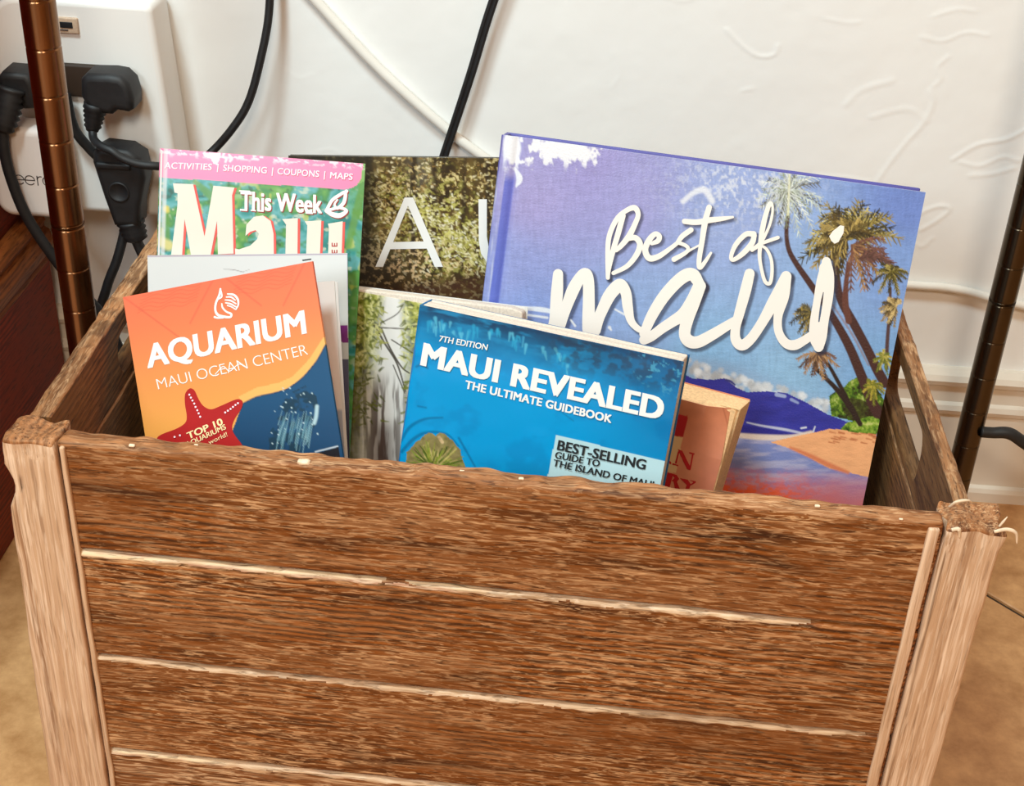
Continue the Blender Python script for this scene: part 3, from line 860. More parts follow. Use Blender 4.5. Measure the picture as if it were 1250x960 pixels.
# flat block-shaped adapter with a round dimple
t = cord_thing('power_adapter', (-0.050, 0.36, -0.06), 'black block-shaped plug with a round dimple, below the angled plug', 'power adapter')
P, F = plate([(-0.0665, 0.0080), (-0.0650, 0.0165), (-0.0590, 0.0200), (-0.0400, 0.0190), (-0.0310, 0.0130), (-0.0290, -0.0020), (-0.0350, -0.0240), (-0.0370, -0.0400), (-0.0560, -0.0410), (-0.0610, -0.0200)], (), 0.024, 0.0045, 4)
mesh_obj('body', np.stack([P[:, 0], 0.3555 - P[:, 2], P[:, 1]], 1), F, black_plastic, t)
V, F = rbox((-0.0635, 0.3415, 0.0045), (-0.0380, 0.3460, 0.0095), 0.0018, (3, 1, 1)); mesh_obj('grip_ridge', V, F, black_plastic, t)
V, F = lathe([(.0078, 0.0), (.0078, .0012), (.0066, .0014), (.0060, .0006)], 32); V = np.stack([-0.0490 + V[:, 0], 0.3440 - V[:, 2], -0.0130 + V[:, 1]], 1)
mesh_obj('dimple', V, F, black_plastic, t)
prof = [np.array([-0.0460, 0.352, -0.0390]) + np.array([0.0030, 0, -0.0160]) * k / 8 for k in range(9)]
V, F = tube(prof, [.0105, .0108, .0088, .0104, .0086, .0100, .0082, .0092, .0060], 16, 1, flat=.8); mesh_obj('strain_relief', V, F, black_plastic, t)
V, F = tube([(-0.0432, 0.352, -0.0540), (-0.0370, 0.352, -0.0720), (-0.0280, 0.355, -0.0950), (-0.0180, 0.36, -0.150), (-0.0100, 0.37, -0.230), (0.010, 0.38, FLOOR + .00555), (0.10, 0.385, FLOOR + .0055)], 0.0040, 12, 8); mesh_obj('cord', V, F, black_plastic, t)

# another black cord threading down behind that adapter
V, F = tube([(-0.0880, 0.366, 0.050), (-0.0850, 0.366, 0.0250), (-0.0760, 0.369, 0.0080), (-0.0640, 0.3715, -0.0080), (-0.0570, 0.3715, -0.0300), (-0.0570, 0.3710, -0.0520), (-0.0640, 0.366, -0.0780), (-0.0740, 0.363, -0.1020), (-0.0850, 0.362, -0.1400), (-0.0900, 0.365, -0.2200), (-0.075, 0.37, FLOOR + .00555), (-0.02, 0.375, FLOOR + .0055)], 0.0037, 12, 8)
tag(mesh_obj('mains_lead', V, F, black_plastic), 'black cord hanging down behind the block-shaped adapter and the coppery pole', 'power cord')

# flat black twin cord, white cable, white cable on the far side, black bracket
V, F = join(tube([(0.236, 0.4070, 0.20), (0.2105, 0.4070, 0.1220), (0.1960, 0.4070, 0.0680), (0.1760, 0.4070, -0.0010), (0.150, 0.4070, -0.09), (0.13, 0.4070, -0.14)], 0.0018, 10, 8),
            tube([(0.2393, 0.4070, 0.20), (0.2138, 0.4070, 0.1220), (0.1993, 0.4070, 0.0680), (0.1793, 0.4070, -0.0010), (0.1533, 0.4070, -0.09), (0.1333, 0.4070, -0.14)], 0.0018, 10, 8),
            tube([(0.2376, 0.4070, 0.20), (0.2121, 0.4070, 0.1220), (0.1976, 0.4070, 0.0680), (0.1776, 0.4070, -0.0010), (0.1516, 0.4070, -0.09), (0.1316, 0.4070, -0.14)], 0.0013, 8, 8))
tag(mesh_obj('twin_cord', V, F, black_plastic), 'flat black twin cord running straight down the white wall', 'cord')
V, F = tube([(0.030, 0.4135, 0.172), (0.0838, 0.4135, 0.1155), (0.1290, 0.4135, 0.0680), (0.1770, 0.4135, 0.0265), (0.2080, 0.4135, 0.0040), (0.260, 0.4135, -0.030), (0.34, 0.4135, -0.062), (0.42, 0.4135, -0.075)], 0.0037, 14, 8)
tag(mesh_obj('wall_cable', V, F, cable_white), 'white cable slanting down the white wall behind the black twin cord', 'cable')
V, F = tube([(0.46, 0.4140, -0.0760), (0.520, 0.4140, -0.0780), (0.5480, 0.4140, -0.0785), (0.5660, 0.4140, -0.0785), (0.5850, 0.4140, -0.0805), (0.6100, 0.4140, -0.0860), (0.66, 0.4140, -0.094), (0.80, 0.4140, -0.11)], 0.0033, 14, 8)
tag(mesh_obj('wall_cable', V, F, cable_white), 'white cable along the wall behind the dark ringed pole', 'cable')
V, F = tube([(0.5915, 0.3220, -0.1500), (0.6000, 0.322, -0.1500), (0.6120, 0.322, -0.1495), (0.6250, 0.322, -0.1570), (0.660, 0.323, -0.180), (0.72, 0.324, -0.215)], [.0042, .0042, .0046, .0046, .0042, .0042], 12, 8)
tag(mesh_obj('bracket_arm', V, F, black_plastic), 'bent black arm fixed to the dark ringed pole', 'bracket')

# ------------------------------------------------------------------ books and leaflets
K1 = 0.86


def c8(r, g, b): return lin((r, g, b)) * K1


def frond(a, x, y, ang, ln, droop, col, wid, rg, barbs=9, blen=0.28, alpha=1.0):
    """one palm leaf: a drooping rib with leaflets"""
    ca, sa = math.cos(ang), math.sin(ang); pts = []
    for k in range(7):
        q = k / 6; pts.append((x + ca * ln * q, y + sa * ln * q + droop * ln * q * q, wid * (1.1 - q * .7)))
    a.stroke(pts, col, a=alpha, soft=.5, sub=2)
    for k in range(1, barbs):
        q = k / barbs; i = min(5, int(q * 6)); p = pts[i]; p2 = pts[i + 1]; f = q * 6 - i
        bx, by = p[0] + (p2[0] - p[0]) * f, p[1] + (p2[1] - p[1]) * f
        d = math.atan2(p2[1] - p[1], p2[0] - p[0])
        for s_ in (-1, 1):
            dd = d + s_ * rg.uniform(.5, .9); l2 = ln * blen * (1 - .5 * q) * rg.uniform(.7, 1.1)
            sh = rg.uniform(.6, 1.45)
            a.stroke([(bx, by, wid * .8), (bx + math.cos(dd) * l2, by + math.sin(dd) * l2 + .25 * l2, wid * .35)], np.clip(np.asarray(col) * sh, 0, 1), a=alpha, soft=.45)


def crown(a, x, y, r, n, cols, seed, spread=(0, 360), alpha=1.0, wid=1.0, droop=.55):
    rg = random.Random(seed)
    for k in range(n):
        ang = math.radians(spread[0] + (spread[1] - spread[0]) * (k + rg.random() * .8) / n)
        frond(a, x, y, ang, r * rg.uniform(.65, 1.05), droop * rg.uniform(.5, 1.2), cols[k % len(cols)], wid, rg, alpha=alpha)


def leafage(a, sel_mask, cols, scale, seed, amount=1.0):
    """dense foliage: cells of light and dark leaves"""
    n1 = fbm(a.X / scale, a.Y / scale, seed, 4, .6); n2 = fbm(a.X / scale * 2.3 + 9, a.Y / scale * 2.3, seed + 5, 3, .65)
    q = np.clip((n1 * .55 + n2 * .45 - .28) / .44, 0, .9999) * (len(cols) - 1)
    i = q.astype(int); f = (q - i)[:, None]; C = np.asarray(cols)
    col = C[i] * (1 - f) + C[i + 1] * f
    m = (sel_mask * amount)[:, None]
    a.c = a.c * (1 - m) + col * m


# ---- large photo book: beach and palms
BESTS = {  # brush lettering: (origin, scale, strokes of x, y, half-width)
    'first': [((730, 240), 8.725, [
        [(105, 865, 22), (103, 620, 25), (120, 420, 27), (200, 240, 27), (300, 150, 26), (390, 120, 30), (428, 190, 26), (395, 290, 28), (330, 420, 32), (250, 520, 28), (195, 570, 24)],
        [(265, 205, 30), (215, 390, 30), (165, 560, 28), (115, 760, 26), (105, 865, 20)],
        [(320, 445, 28), (400, 440, 30), (447, 510, 32), (410, 620, 30), (310, 740, 26), (165, 815, 22)],
        [(575, 500, 20), (640, 470, 28), (652, 420, 27), (605, 400, 28), (540, 470, 32), (503, 570, 32), (545, 655, 34), (640, 640, 30), (760, 560, 24), (850, 490, 22)],
        [(845, 492, 22), (900, 420, 28), (990, 355, 28)],
        [(850, 488, 20), (930, 520, 20), (960, 555, 20), (930, 600, 22), (810, 668, 28)],
        [(930, 598, 18), (1000, 560, 12), (1075, 520, 11)]]),
        ((820, 230), 8.0, [
        [(125, 322, 26), (240, 330, 28), (370, 310, 28), (500, 295, 22), (596, 280, 12)],
        [(365, 185, 27), (325, 330, 29), (295, 520, 26), (267, 700, 24), (275, 775, 22), (330, 710, 19), (383, 630, 12)],
        [(800, 445, 28), (720, 450, 26), (625, 550, 24), (580, 660, 20), (600, 698, 20), (690, 640, 26), (780, 540, 28), (806, 460, 24)],
        [(785, 600, 20), (860, 540, 20), (930, 420, 14), (972, 300, 14), (985, 190, 12), (960, 145, 20), (920, 250, 24), (885, 400, 26), (865, 540, 22), (858, 680, 18), (885, 830, 17), (915, 915, 18), (958, 925, 18), (978, 830, 17), (972, 700, 16), (930, 600, 15), (880, 560, 13)],
        [(870, 540, 16), (950, 510, 18), (1036, 480, 18)]])],
    'second': [((660, 320), 8.93, [
        [(190, 130, 55), (177, 350, 66), (155, 600, 58), (135, 700, 55)],
        [(185, 690, 85), (270, 510, 62), (355, 300, 68), (430, 170, 62), (490, 128, 64), (520, 210, 62), (525, 400, 64), (522, 600, 68), (520, 730, 66)],
        [(570, 730, 90), (640, 590, 62), (740, 380, 68), (830, 270, 70), (880, 250, 62), (930, 340, 58), (950, 490, 56), (985, 640, 42), (1060, 725, 34), (1130, 750, 36)]]),
        ((780, 310), 7.386, [
        [(45, 720, 42), (115, 560, 50), (220, 390, 54), (340, 255, 56), (430, 190, 58), (490, 190, 56), (530, 245, 50), (568, 282, 34)],
        [(545, 290, 58), (480, 420, 56), (405, 540, 58), (310, 605, 50), (210, 670, 46), (110, 745, 44), (45, 775, 44)],
        [(570, 290, 34), (500, 440, 50), (435, 600, 54), (412, 720, 52), (450, 785, 56), (530, 795, 54), (650, 735, 50), (790, 650, 44), (885, 590, 38)]]),
        ((880, 310), 7.387, [
        [(258, 178, 46), (222, 330, 50), (170, 520, 46), (132, 670, 42), (135, 775, 46), (190, 822, 50), (270, 765, 46), (370, 620, 46), (470, 440, 54), (540, 300, 50), (588, 202, 48)],
        [(590, 202, 46), (560, 380, 55), (515, 560, 40), (520, 700, 38), (580, 800, 42), (660, 822, 46), (750, 780, 40), (830, 725, 38)],
        [(935, 90, 30), (905, 240, 42), (866, 430, 34), (838, 640, 40), (855, 760, 55), (880, 840, 44)],
        [(950, 70, 42), (978, 200, 42), (968, 380, 44), (932, 600, 40), (905, 740, 50), (880, 838, 46)],
        [(945, 130, 60), (938, 290, 58)], [(862, 690, 55), (900, 660, 50)]])]}
BEST_DOT = [(490, 425), (510, 395), (555, 360), (578, 365), (574, 405), (545, 458), (522, 468), (503, 452)]


def paint_best(a):
    X, Y = a.X, a.Y
    a.grad([(650, 240, c8(166, 158, 212)), (620, 330, c8(150, 160, 218)), (760, 240, c8(160, 158, 214)), (780, 380, c8(150, 176, 224)),
            (900, 260, c8(158, 176, 226)), (1000, 330, c8(150, 182, 228)), (1110, 250, c8(112, 138, 208)), (1090, 330, c8(128, 160, 218)),
            (860, 440, c8(140, 184, 224)), (960, 470, c8(150, 190, 224)), (640, 380, c8(140, 160, 218)), (720, 200, c8(158, 150, 208)), (1080, 450, c8(128, 170, 216))])
    w = (fbm(X / 2.2, Y / 11, 3, 2) - .5) + (fbm(X / 14, Y / 2.2, 4, 2) - .5)
    a.c *= (1 + .20 * w)[:, None]
    # clouds, mountain, beach
    a.stroke([(838, 450, 14), (870, 452, 13), (905, 462, 13), (940, 474, 12), (975, 486, 10), (1012, 498, 9)], c8(150, 180, 214), a=.7, soft=7)
    for k in range(90):
        q = random.Random(k); t = q.random(); x = 838 + t * 176; y = 446 + t * 52 + q.uniform(-9, 12) * (1 - .4 * t)
        s_ = q.uniform(.72, 1.0); a.stroke([(x, y, q.uniform(2.5, 6)), (x + 1, y, 3)], c8(246 * s_, 246 * s_, 248 * s_), a=.75, soft=2.2)
    a.poly([(825, 452), (845, 462), (870, 464), (884, 462), (900, 474), (912, 479), (935, 478), (960, 480), (985, 492), (1010, 506), (1036, 516), (1034, 526), (1010, 528), (985, 534), (955, 536), (900, 532), (830, 520)], c8(58, 58, 158))
    sh = a.inside([(825, 452), (845, 462), (870, 464), (900, 474), (935, 478), (985, 492), (1036, 516), (1010, 528), (955, 536), (830, 520)])
    a.c[sh] *= (.72 + .56 * fbm(X[sh] / 22, Y[sh] / 9, 12, 3))[:, None]
    a.stroke([(886, 464, 1.5), (892, 466, 1.5), (897, 470, 1)], c8(60, 60, 130)); a.stroke([(948, 482, 2.4), (958, 484, 2)], c8(180, 190, 226), a=.8); a.stroke([(966, 488, 2), (974, 492, 1.5)], c8(170, 182, 222), a=.7)
    a.poly([(900, 518), (940, 524), (965, 530), (952, 536), (905, 530)], c8(48, 46, 140))
    a.stroke([(912, 516, .8), (930, 520, 1.2), (960, 525, 1.6), (992, 532, .8)], c8(206, 206, 226), a=.9)
    a.stroke([(978, 523, .9), (984, 522, .9)], c8(240, 240, 245)); a.stroke([(992, 529, .8), (995, 521, .6)], c8(240, 240, 245))
    # water, sand
    a.poly([(820, 528), (905, 532), (960, 536), (1000, 545), (1070, 545), (1100, 640), (780, 660)], c8(128, 138, 192))
    wv = a.inside([(820, 528), (905, 532), (960, 536), (1000, 545), (1070, 545), (1100, 640), (780, 660)])
    n = fbm(X[wv] / 26 + Y[wv] / 60, Y[wv] / 5, 21, 4)
    a.mix(sstep(.35, .75, n), c8(176, 172, 204), wv)
    dn = sstep(566, 612, Y[wv] + 10 * (fbm(X[wv] / 20, Y[wv] / 14, 22, 3) - .5) + (X[wv] - 950) * -.10)
    a.mix(dn * .9, c8(224, 100, 58), wv)
    hot = dn * sstep(.38, .60, fbm(X[wv] / 5, Y[wv] / 3, 23, 3)) * (1 - sstep(960, 1040, X[wv]))
    a.mix(hot * .9, c8(240, 88, 24), wv)
    pk = sstep(566, 600, Y[wv]) * sstep(930, 1030, X[wv]); a.mix(pk * .6, c8(196, 116, 134), wv)
    a.stroke([(904, 532, 3), (930, 534, 3.5), (965, 534, 3), (990, 528, 2)], c8(236, 212, 196), soft=1.5)
    a.poly([(940, 540), (975, 532), (1000, 527), (1012, 524), (1070, 526), (1068, 585), (1040, 578), (1012, 572), (990, 560), (965, 548)], c8(252, 178, 124))
    sd = a.inside([(940, 540), (975, 532), (1000, 527), (1012, 524), (1070, 526), (1068, 585), (1040, 578), (1012, 572), (990, 560), (965, 548)])
    a.c[sd] *= (.86 + .28 * fbm(X[sd] / 14, Y[sd] / 4, 31, 3))[:, None]
    a.stroke([(965, 547, 1.5), (985, 555, 2.5), (1012, 568, 3), (1035, 577, 2)], c8(226, 130, 88), soft=2)
    for k in range(26):
        q = random.Random(100 + k); x = q.uniform(1010, 1068); y = q.uniform(526, 542); a.stroke([(x, y, .9), (x + 7, y + 1.5, .6)], c8(190, 104, 62), a=.8)
    # bushes
    a.poly([(1012, 484), (1020, 478), (1028, 476), (1036, 466), (1046, 461), (1056, 462), (1066, 470), (1076, 482), (1080, 500), (1076, 522), (1055, 520), (1040, 514), (1030, 508), (1015, 508)], c8(40, 58, 20))
    bs = np.zeros(len(X)); bs[a.inside([(1012, 484), (1028, 476), (1036, 466), (1046, 461), (1056, 462), (1066, 470), (1080, 490), (1078, 522), (1040, 514), (1015, 508)])] = 1
    leafage(a, bs, [c8(30, 30, 14), c8(58, 60, 24), c8(70, 104, 26), c8(122, 150, 44), c8(190, 196, 110)], 9, 41)
    br = a.inside([(1034, 486), (1052, 488), (1072, 500), (1070, 520), (1044, 516), (1030, 504)]); a.mix(.75, c8(56, 34, 24), br)
    gr = np.zeros(len(X)); gr[a.inside([(1026, 524), (1034, 516), (1050, 512), (1062, 508), (1074, 512), (1072, 530), (1040, 528)])] = 1
    leafage(a, gr, [c8(50, 70, 20), c8(96, 134, 36), c8(150, 176, 60), c8(206, 208, 120)], 7, 43)
    # trunks
    TR = c8(74, 44, 40)
    a.stroke([(962, 262, 2.5), (960, 285, 2.6), (963, 305, 3), (972, 322, 3.4), (990, 348, 4), (1012, 380, 4.5), (1035, 420, 5.5), (1050, 455, 6), (1064, 490, 6.5), (1072, 505, 6.5)], TR)
    a.stroke([(1020, 310, 4), (1022, 340, 4), (1026, 365, 5), (1042, 395, 5.5), (1058, 425, 5.5), (1070, 450, 6), (1080, 468, 6)], TR)
    a.stroke([(1036, 322, 3), (1033, 345, 3), (1032, 370, 4), (1036, 392, 4)], c8(104, 62, 52))
    a.stroke([(1016, 372, 1), (1040, 408, 1.4), (1060, 446, 1)], c8(150, 110, 92), a=.6)
    a.stroke([(996, 438, 2.2), (997, 450, 2.4), (1006, 460, 2.6), (1020, 474, 3), (1036, 494, 4), (1050, 518, 3)], c8(52, 36, 30))
    a.stroke([(1004, 434, 1.8), (1014, 450, 2.2), (1026, 472, 2.6), (1034, 488, 3)], c8(52, 36, 30))
    a.stroke([(1087, 352, 1.6), (1086, 380, 2), (1083, 420, 2.4), (1082, 450, 2.4)], c8(84, 58, 58))
    # crowns
    crown(a, 962, 232, 46, 26, [c8(96, 96, 88), c8(196, 206, 196), c8(140, 148, 120), c8(214, 220, 214)], 5, wid=.9, droop=.35)
    a.stroke([(964, 212, 1.2), (962, 262, 1.4)], c8(226, 226, 190))
    crown(a, 1038, 292, 66, 34, [c8(70, 62, 30), c8(146, 128, 62), c8(54, 50, 26), c8(188, 172, 104)], 6, (170, 345), wid=1.3, droop=.35)
    crown(a, 1034, 290, 46, 26, [c8(92, 74, 34), c8(58, 48, 24), c8(176, 150, 84), c8(112, 94, 46)], 7, (100, 330), wid=1.5, droop=.5)
    crown(a, 1040, 300, 44, 10, [c8(120, 78, 62), c8(92, 60, 48), c8(160, 120, 76)], 8, (-30, 95), wid=1.4, droop=.5)
    crown(a, 1050, 316, 50, 6, [c8(112, 74, 66), c8(90, 60, 54)], 18, (-50, -10), wid=1.3, droop=.7)
    crown(a, 1088, 332, 24, 16, [c8(92, 84, 30), c8(60, 54, 24), c8(170, 152, 84)], 9, wid=1.0)
    crown(a, 1094, 374, 22, 12, [c8(150, 124, 74), c8(80, 66, 40), c8(206, 178, 120)], 10, (90, 300), wid=1.1)
    crown(a, 990, 382, 26, 12, [c8(60, 56, 40), c8(156, 132, 62), c8(96, 88, 60)], 11, (100, 260), wid=1.0)
    crown(a, 1078, 436, 16, 12, [c8(110, 116, 40), c8(178, 164, 80)], 12, wid=.9)
    crown(a, 998, 432, 26, 12, [c8(122, 84, 60), c8(96, 70, 56), c8(170, 130, 90)], 13, (-20, 200), wid=1.1)
    crown(a, 1066, 470, 16, 14, [c8(180, 160, 60), c8(120, 120, 40)], 14, wid=.9)
    # printed soft outline under the brush lettering
    for grp, dx, dy, g in (('first', 2.6, 2.8, 1.0), ('second', 3.2, 3.2, 1.4)):
        for o, sc, S in BESTS[grp]:
            for st in S: a.stroke([(x / sc + o[0] + dx, y / sc + o[1] + dy, r / sc + g) for x, y, r in st], c8(48, 46, 64), a=.72, soft=1.8, sub=3)
    # scuffed, bleached laminate
    n = fbm(X / 6, Y / 9, 51, 4); n2 = fbm(X / 5, Y / 16, 52, 3)
    m = sstep(.40, .56, n + .30 * np.exp(-((X - 678) / 38) ** 2 - ((Y - 182) / 14) ** 2) - .16) * (np.abs(X - 675) < 60) * (1 - sstep(196, 214, Y + 6 * (n2 - .5)))
    m = np.maximum(m, sstep(.0, .5, 1.05 - ((X - 690) / 38) ** 2 - ((Y - 183 - (X - 690) * .13 - 10 * (n2 - .5)) / 15) ** 2))
    m = np.maximum(m, sstep(.0, .5, .95 - ((X - 625) / 13) ** 2 - ((Y - 182 - 16 * (n2 - .5)) / 22) ** 2))
    a.mix(m * .93, c8(246, 246, 250))
    for pts in ([(636, 376, 2), (660, 378, 3), (676, 381, 2.5)], [(640, 384, 1.2), (668, 388, 1.5)], [(697, 391, 1), (702, 398, 1.4)], [(751, 378, 1), (762, 384, 1.2)], [(744, 400, 2), (746, 403, 1)]): a.stroke(pts, c8(242, 244, 250), a=.95)
    a.stroke([(628, 205, 1), (634, 218, 4), (630, 228, 1)], c8(240, 242, 250), a=.9)
    a.stroke([(834, 246, 3), (846, 236, 3), (860, 232, 4), (870, 246, 3)], c8(238, 240, 248), a=.85, soft=2)
    haze = sstep(.45, .75, fbm(X / 3, Y / 4, 55, 3)) * np.exp(-((X - 905) / 75) ** 2 - ((Y - 225) / 42) ** 2)
    a.mix(haze * .75, c8(232, 236, 246))
    # spine strip with its blue hinge line
    xh = X + (Y - 165) * .128
    a.mix(sstep(622, 624, xh) * (1 - sstep(633, 637, xh)) * sstep(210, 224, Y) * .75, c8(78, 96, 204))
    a.mix(sstep(.55, .70, fbm(xh / 2.2, Y / 60, 58, 2)) * (1 - sstep(620, 624, xh)) * .75, c8(232, 236, 248))
    a.mix((1 - sstep(613.2, 614.6, xh)) * .8, c8(70, 70, 150))


b = Book('best', 'hardcover_book', 'large landscape hardcover with purple-blue sky, palms and white brush lettering', 'book', 'travel books in the crate')
bm = printed('photo_cover_print', 0.36, weave=0.35, coat=0.15)


def hinge(p):
    u = p[:, 0]
    p[:, 1] += 0.0011 * np.exp(-((u - .0105) / .0022) ** 2) + 0.0016 * np.clip(1 - u / .004, 0, 1) ** 2
    return p


b.cover('front_cover', paint_best, bm, 0.24, 0.0028, shape=hinge, step=0.0005)
board = plain('cover_board', (76, 74, 150), 0.5, var=0.1)
b.box('spine', (0.0002, 0.0027, 0.0), (0.0030, b.t - .0027, b.h), board)
b.box('back_cover', (0.0002, b.t - .0028, 0.0), (b.w, b.t, b.h), board)
b.box('pages', (0.0030, 0.0028, 0.004), (b.w - .004, b.t - .0028, b.h - .0035), paper_edge)
for nm, grp in (('script_lettering', 'first'), ('brush_lettering', 'second')):
    sh = [ribbon(st, o, sc) for o, sc, S in BESTS[grp] for st in S]
    if grp == 'second': sh.append(outline(BEST_DOT, (910, 200), 4.8))
    b.flat(nm, sh, print_cream)

# ---- forest picture book behind
def paint_pic(a):
    X, Y = a.X, a.Y
    n = fbm(X / 26, Y / 34, 61, 4, .6)
    a.c = c8(48, 36, 18)[None, :] + np.clip(n - .3, 0, 1)[:, None] * (c8(118, 92, 44) * 1.1)[None, :]
    v = fbm(X / 4, Y / 40, 62, 3); a.c *= (.6 + .8 * v)[:, None]
    lf = fbm(X / 4.2, Y / 3.6, 63, 3, .6); area = fbm(X / 38, Y / 46, 64, 2)
    tr = sstep(.40, .62, area)
    a.mix(sstep(.52, .60, lf) * (.25 + .75 * tr), c8(150, 122, 58))
    a.mix(sstep(.60, .67, lf) * (.15 + .85 * tr), c8(226, 208, 150))
    lf2 = fbm(X / 6 + 3, Y / 5, 65, 3, .6); yl = np.exp(-((X - 520 - (Y - 240) * .5) / 55) ** 2 - ((Y - 270) / 60) ** 2)
    a.mix(sstep(.48, .58, lf2) * yl * .8, c8(150, 146, 50)); a.mix(sstep(.58, .66, lf2) * yl, c8(224, 214, 120))
    a.mix(np.exp(-((X - 512) / 16) ** 2) * (1 - sstep(205, 262, Y)) * .7, c8(104, 98, 86))
    rg = random.Random(61)
    for k in range(7):
        x = rg.uniform(455, 610); a.stroke([(x, 190, 2), (x + rg.uniform(-6, 6), 260, 2.4), (x + rg.uniform(-10, 10), 330, 2)], c8(46, 34, 20), a=.7, soft=1.5)
    spots = [(rg.uniform(455, 615), rg.uniform(194, 350)) for _ in range(26)] + [(500 + 12 * j, 250 + 9 * j) for j in range(9)]
    for k in range(1500):
        cx_, cy_ = spots[k % len(spots)]; x, y = rg.gauss(cx_, 13), rg.gauss(cy_, 15); d = rg.uniform(-.6, 1.6); l_ = rg.uniform(1.5, 5)
        near = abs(x - 540 - (y - 270) * .4) < 45 and 235 < y < 330
        cols = [(232, 222, 160), (196, 186, 96), (246, 238, 206), (150, 140, 60)] if near else [(214, 188, 130), (150, 116, 60), (236, 220, 178), (104, 84, 40)]
        a.stroke([(x, y, rg.uniform(.6, 1.4)), (x + l_ * math.cos(d), y + l_ * math.sin(d), .5)], c8(*cols[k % 4]), a=.85, soft=.5)
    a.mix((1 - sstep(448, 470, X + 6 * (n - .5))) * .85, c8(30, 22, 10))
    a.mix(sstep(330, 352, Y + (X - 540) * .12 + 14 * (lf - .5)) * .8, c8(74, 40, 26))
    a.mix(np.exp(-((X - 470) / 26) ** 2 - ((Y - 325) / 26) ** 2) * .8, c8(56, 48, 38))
    rk = sstep(.55, .66, lf) * np.exp(-((X - 505) / 46) ** 2 - ((Y - 322) / 24) ** 2); a.mix(rk, c8(232, 196, 150))


b = Book('pic', 'picture_book', 'dark forest picture book with tall thin white capitals, rearmost in the crate', 'book', 'travel books in the crate')
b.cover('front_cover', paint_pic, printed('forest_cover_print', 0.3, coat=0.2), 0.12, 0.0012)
b.box('back_cover', (0, b.t - .0012, 0), (b.w, b.t, b.h), plain('dark_olive_card', (52, 42, 24), .5))
b.box('pages', (0.0004, .0011, .001), (b.w - .001, b.t - .0012, b.h - .001), paper_edge)
S = lambda *q: outline(q, (420, 170), 4.571)
b.flat('title_lettering', [S((175, 712), (338, 325), (385, 325), (362, 358), (218, 712)), S((338, 325), (385, 325), (552, 712), (506, 712), (352, 360)), S((262, 574), (452, 570), (468, 610), (250, 614)),
                           S((750, 335), (797, 335), (797, 540), (806, 600), (830, 660), (800, 690), (765, 640), (752, 570)),
                           outline([(376, 326), (384, 242), (393, 242), (386, 326)]), outline([(430, 242), (440, 242), (436, 326), (426, 326)]), outline([(384, 242), (393, 242), (413, 312), (405, 326)]), outline([(430, 242), (440, 242), (413, 326), (405, 326)])], print_white)

# ---- pink-topped magazine
def paint_week(a):
    X, Y = a.X, a.Y
    n = fbm(X / 34, Y / 30, 71, 3); n2 = fbm(X / 16, Y / 13, 72, 3); n3 = fbm(X / 9, Y / 8, 73, 3)
    C = np.array([c8(24, 84, 70), c8(32, 126, 120), c8(44, 146, 140), c8(104, 178, 182), c8(64, 140, 74), c8(112, 170, 74), c8(150, 190, 130)])
    q = np.clip((n * .6 + n2 * .4 - .25) / .5, 0, .999) * 6; i = q.astype(int); f = (q - i)[:, None]
    a.c = C[i] * (1 - f) + C[i + 1] * f
    a.mix(sstep(.66, .78, n3) * .6, c8(226, 226, 196)); a.mix(sstep(.30, .22, n3) * .6, c8(30, 70, 34))
    a.mix(sstep(395, 440, X) * sstep(.4, .6, n2) * .6, c8(88, 158, 74))
    a.mix(sstep(.70, .80, fbm(X / 11 + 4, Y / 14, 75, 2)) * .6, c8(206, 208, 92))
    for pts in ([(238, 222, 3), (258, 240, 5), (276, 262, 4), (284, 290, 2)], [(250, 300, 3), (262, 250, 3), (258, 226, 2)], [(205, 300, 3), (204, 270, 3), (203, 254, 2)], [(425, 300, 4), (440, 240, 5), (446, 215, 3)]):
        a.stroke(pts, c8(96, 150, 54), a=.8, soft=2)
    a.stroke([(203, 255, 4), (204, 257, 3)], c8(214, 200, 90), soft=2); a.stroke([(196, 295, 6), (206, 300, 6)], c8(214, 206, 130), soft=3)
    P = lambda *q: [(x / 4.464 + 180, y / 4.464 + 160) for x, y in q]
    a.poly(P((20, 80), (1175, 170), (1176, 215), (1165, 260), (1140, 295), (1110, 312), (1070, 318), (40, 250)), c8(255, 138, 182))
    a.poly(P((1176, 165), (1215, 172), (1205, 260), (1140, 295), (1165, 260)), c8(128, 176, 92))
    m = sstep(.55, .63, fbm(X / 5, Y / 3.2, 78, 3)) * (1 - sstep(0, 1, (Y - 184 - (X - 194) * .072) / 9)); a.mix(m * .9, c8(255, 232, 240))
    a.poly(P((300, 120), (400, 118), (395, 150), (380, 185), (360, 180), (345, 150), (310, 140)), c8(255, 232, 240))
    a.stroke([(p[0], p[1], 1.3) for p in P((418, 120), (412, 140), (430, 150), (425, 168))], c8(255, 232, 240)); a.stroke([(p[0], p[1], 1.3) for p in P((445, 130), (460, 150), (450, 165))], c8(255, 232, 240))
    a.mix((sstep(198, 200, X + (Y - 200) * .03) * (1 - sstep(203, 205.5, X + (Y - 200) * .03))) * .55, c8(250, 246, 246))


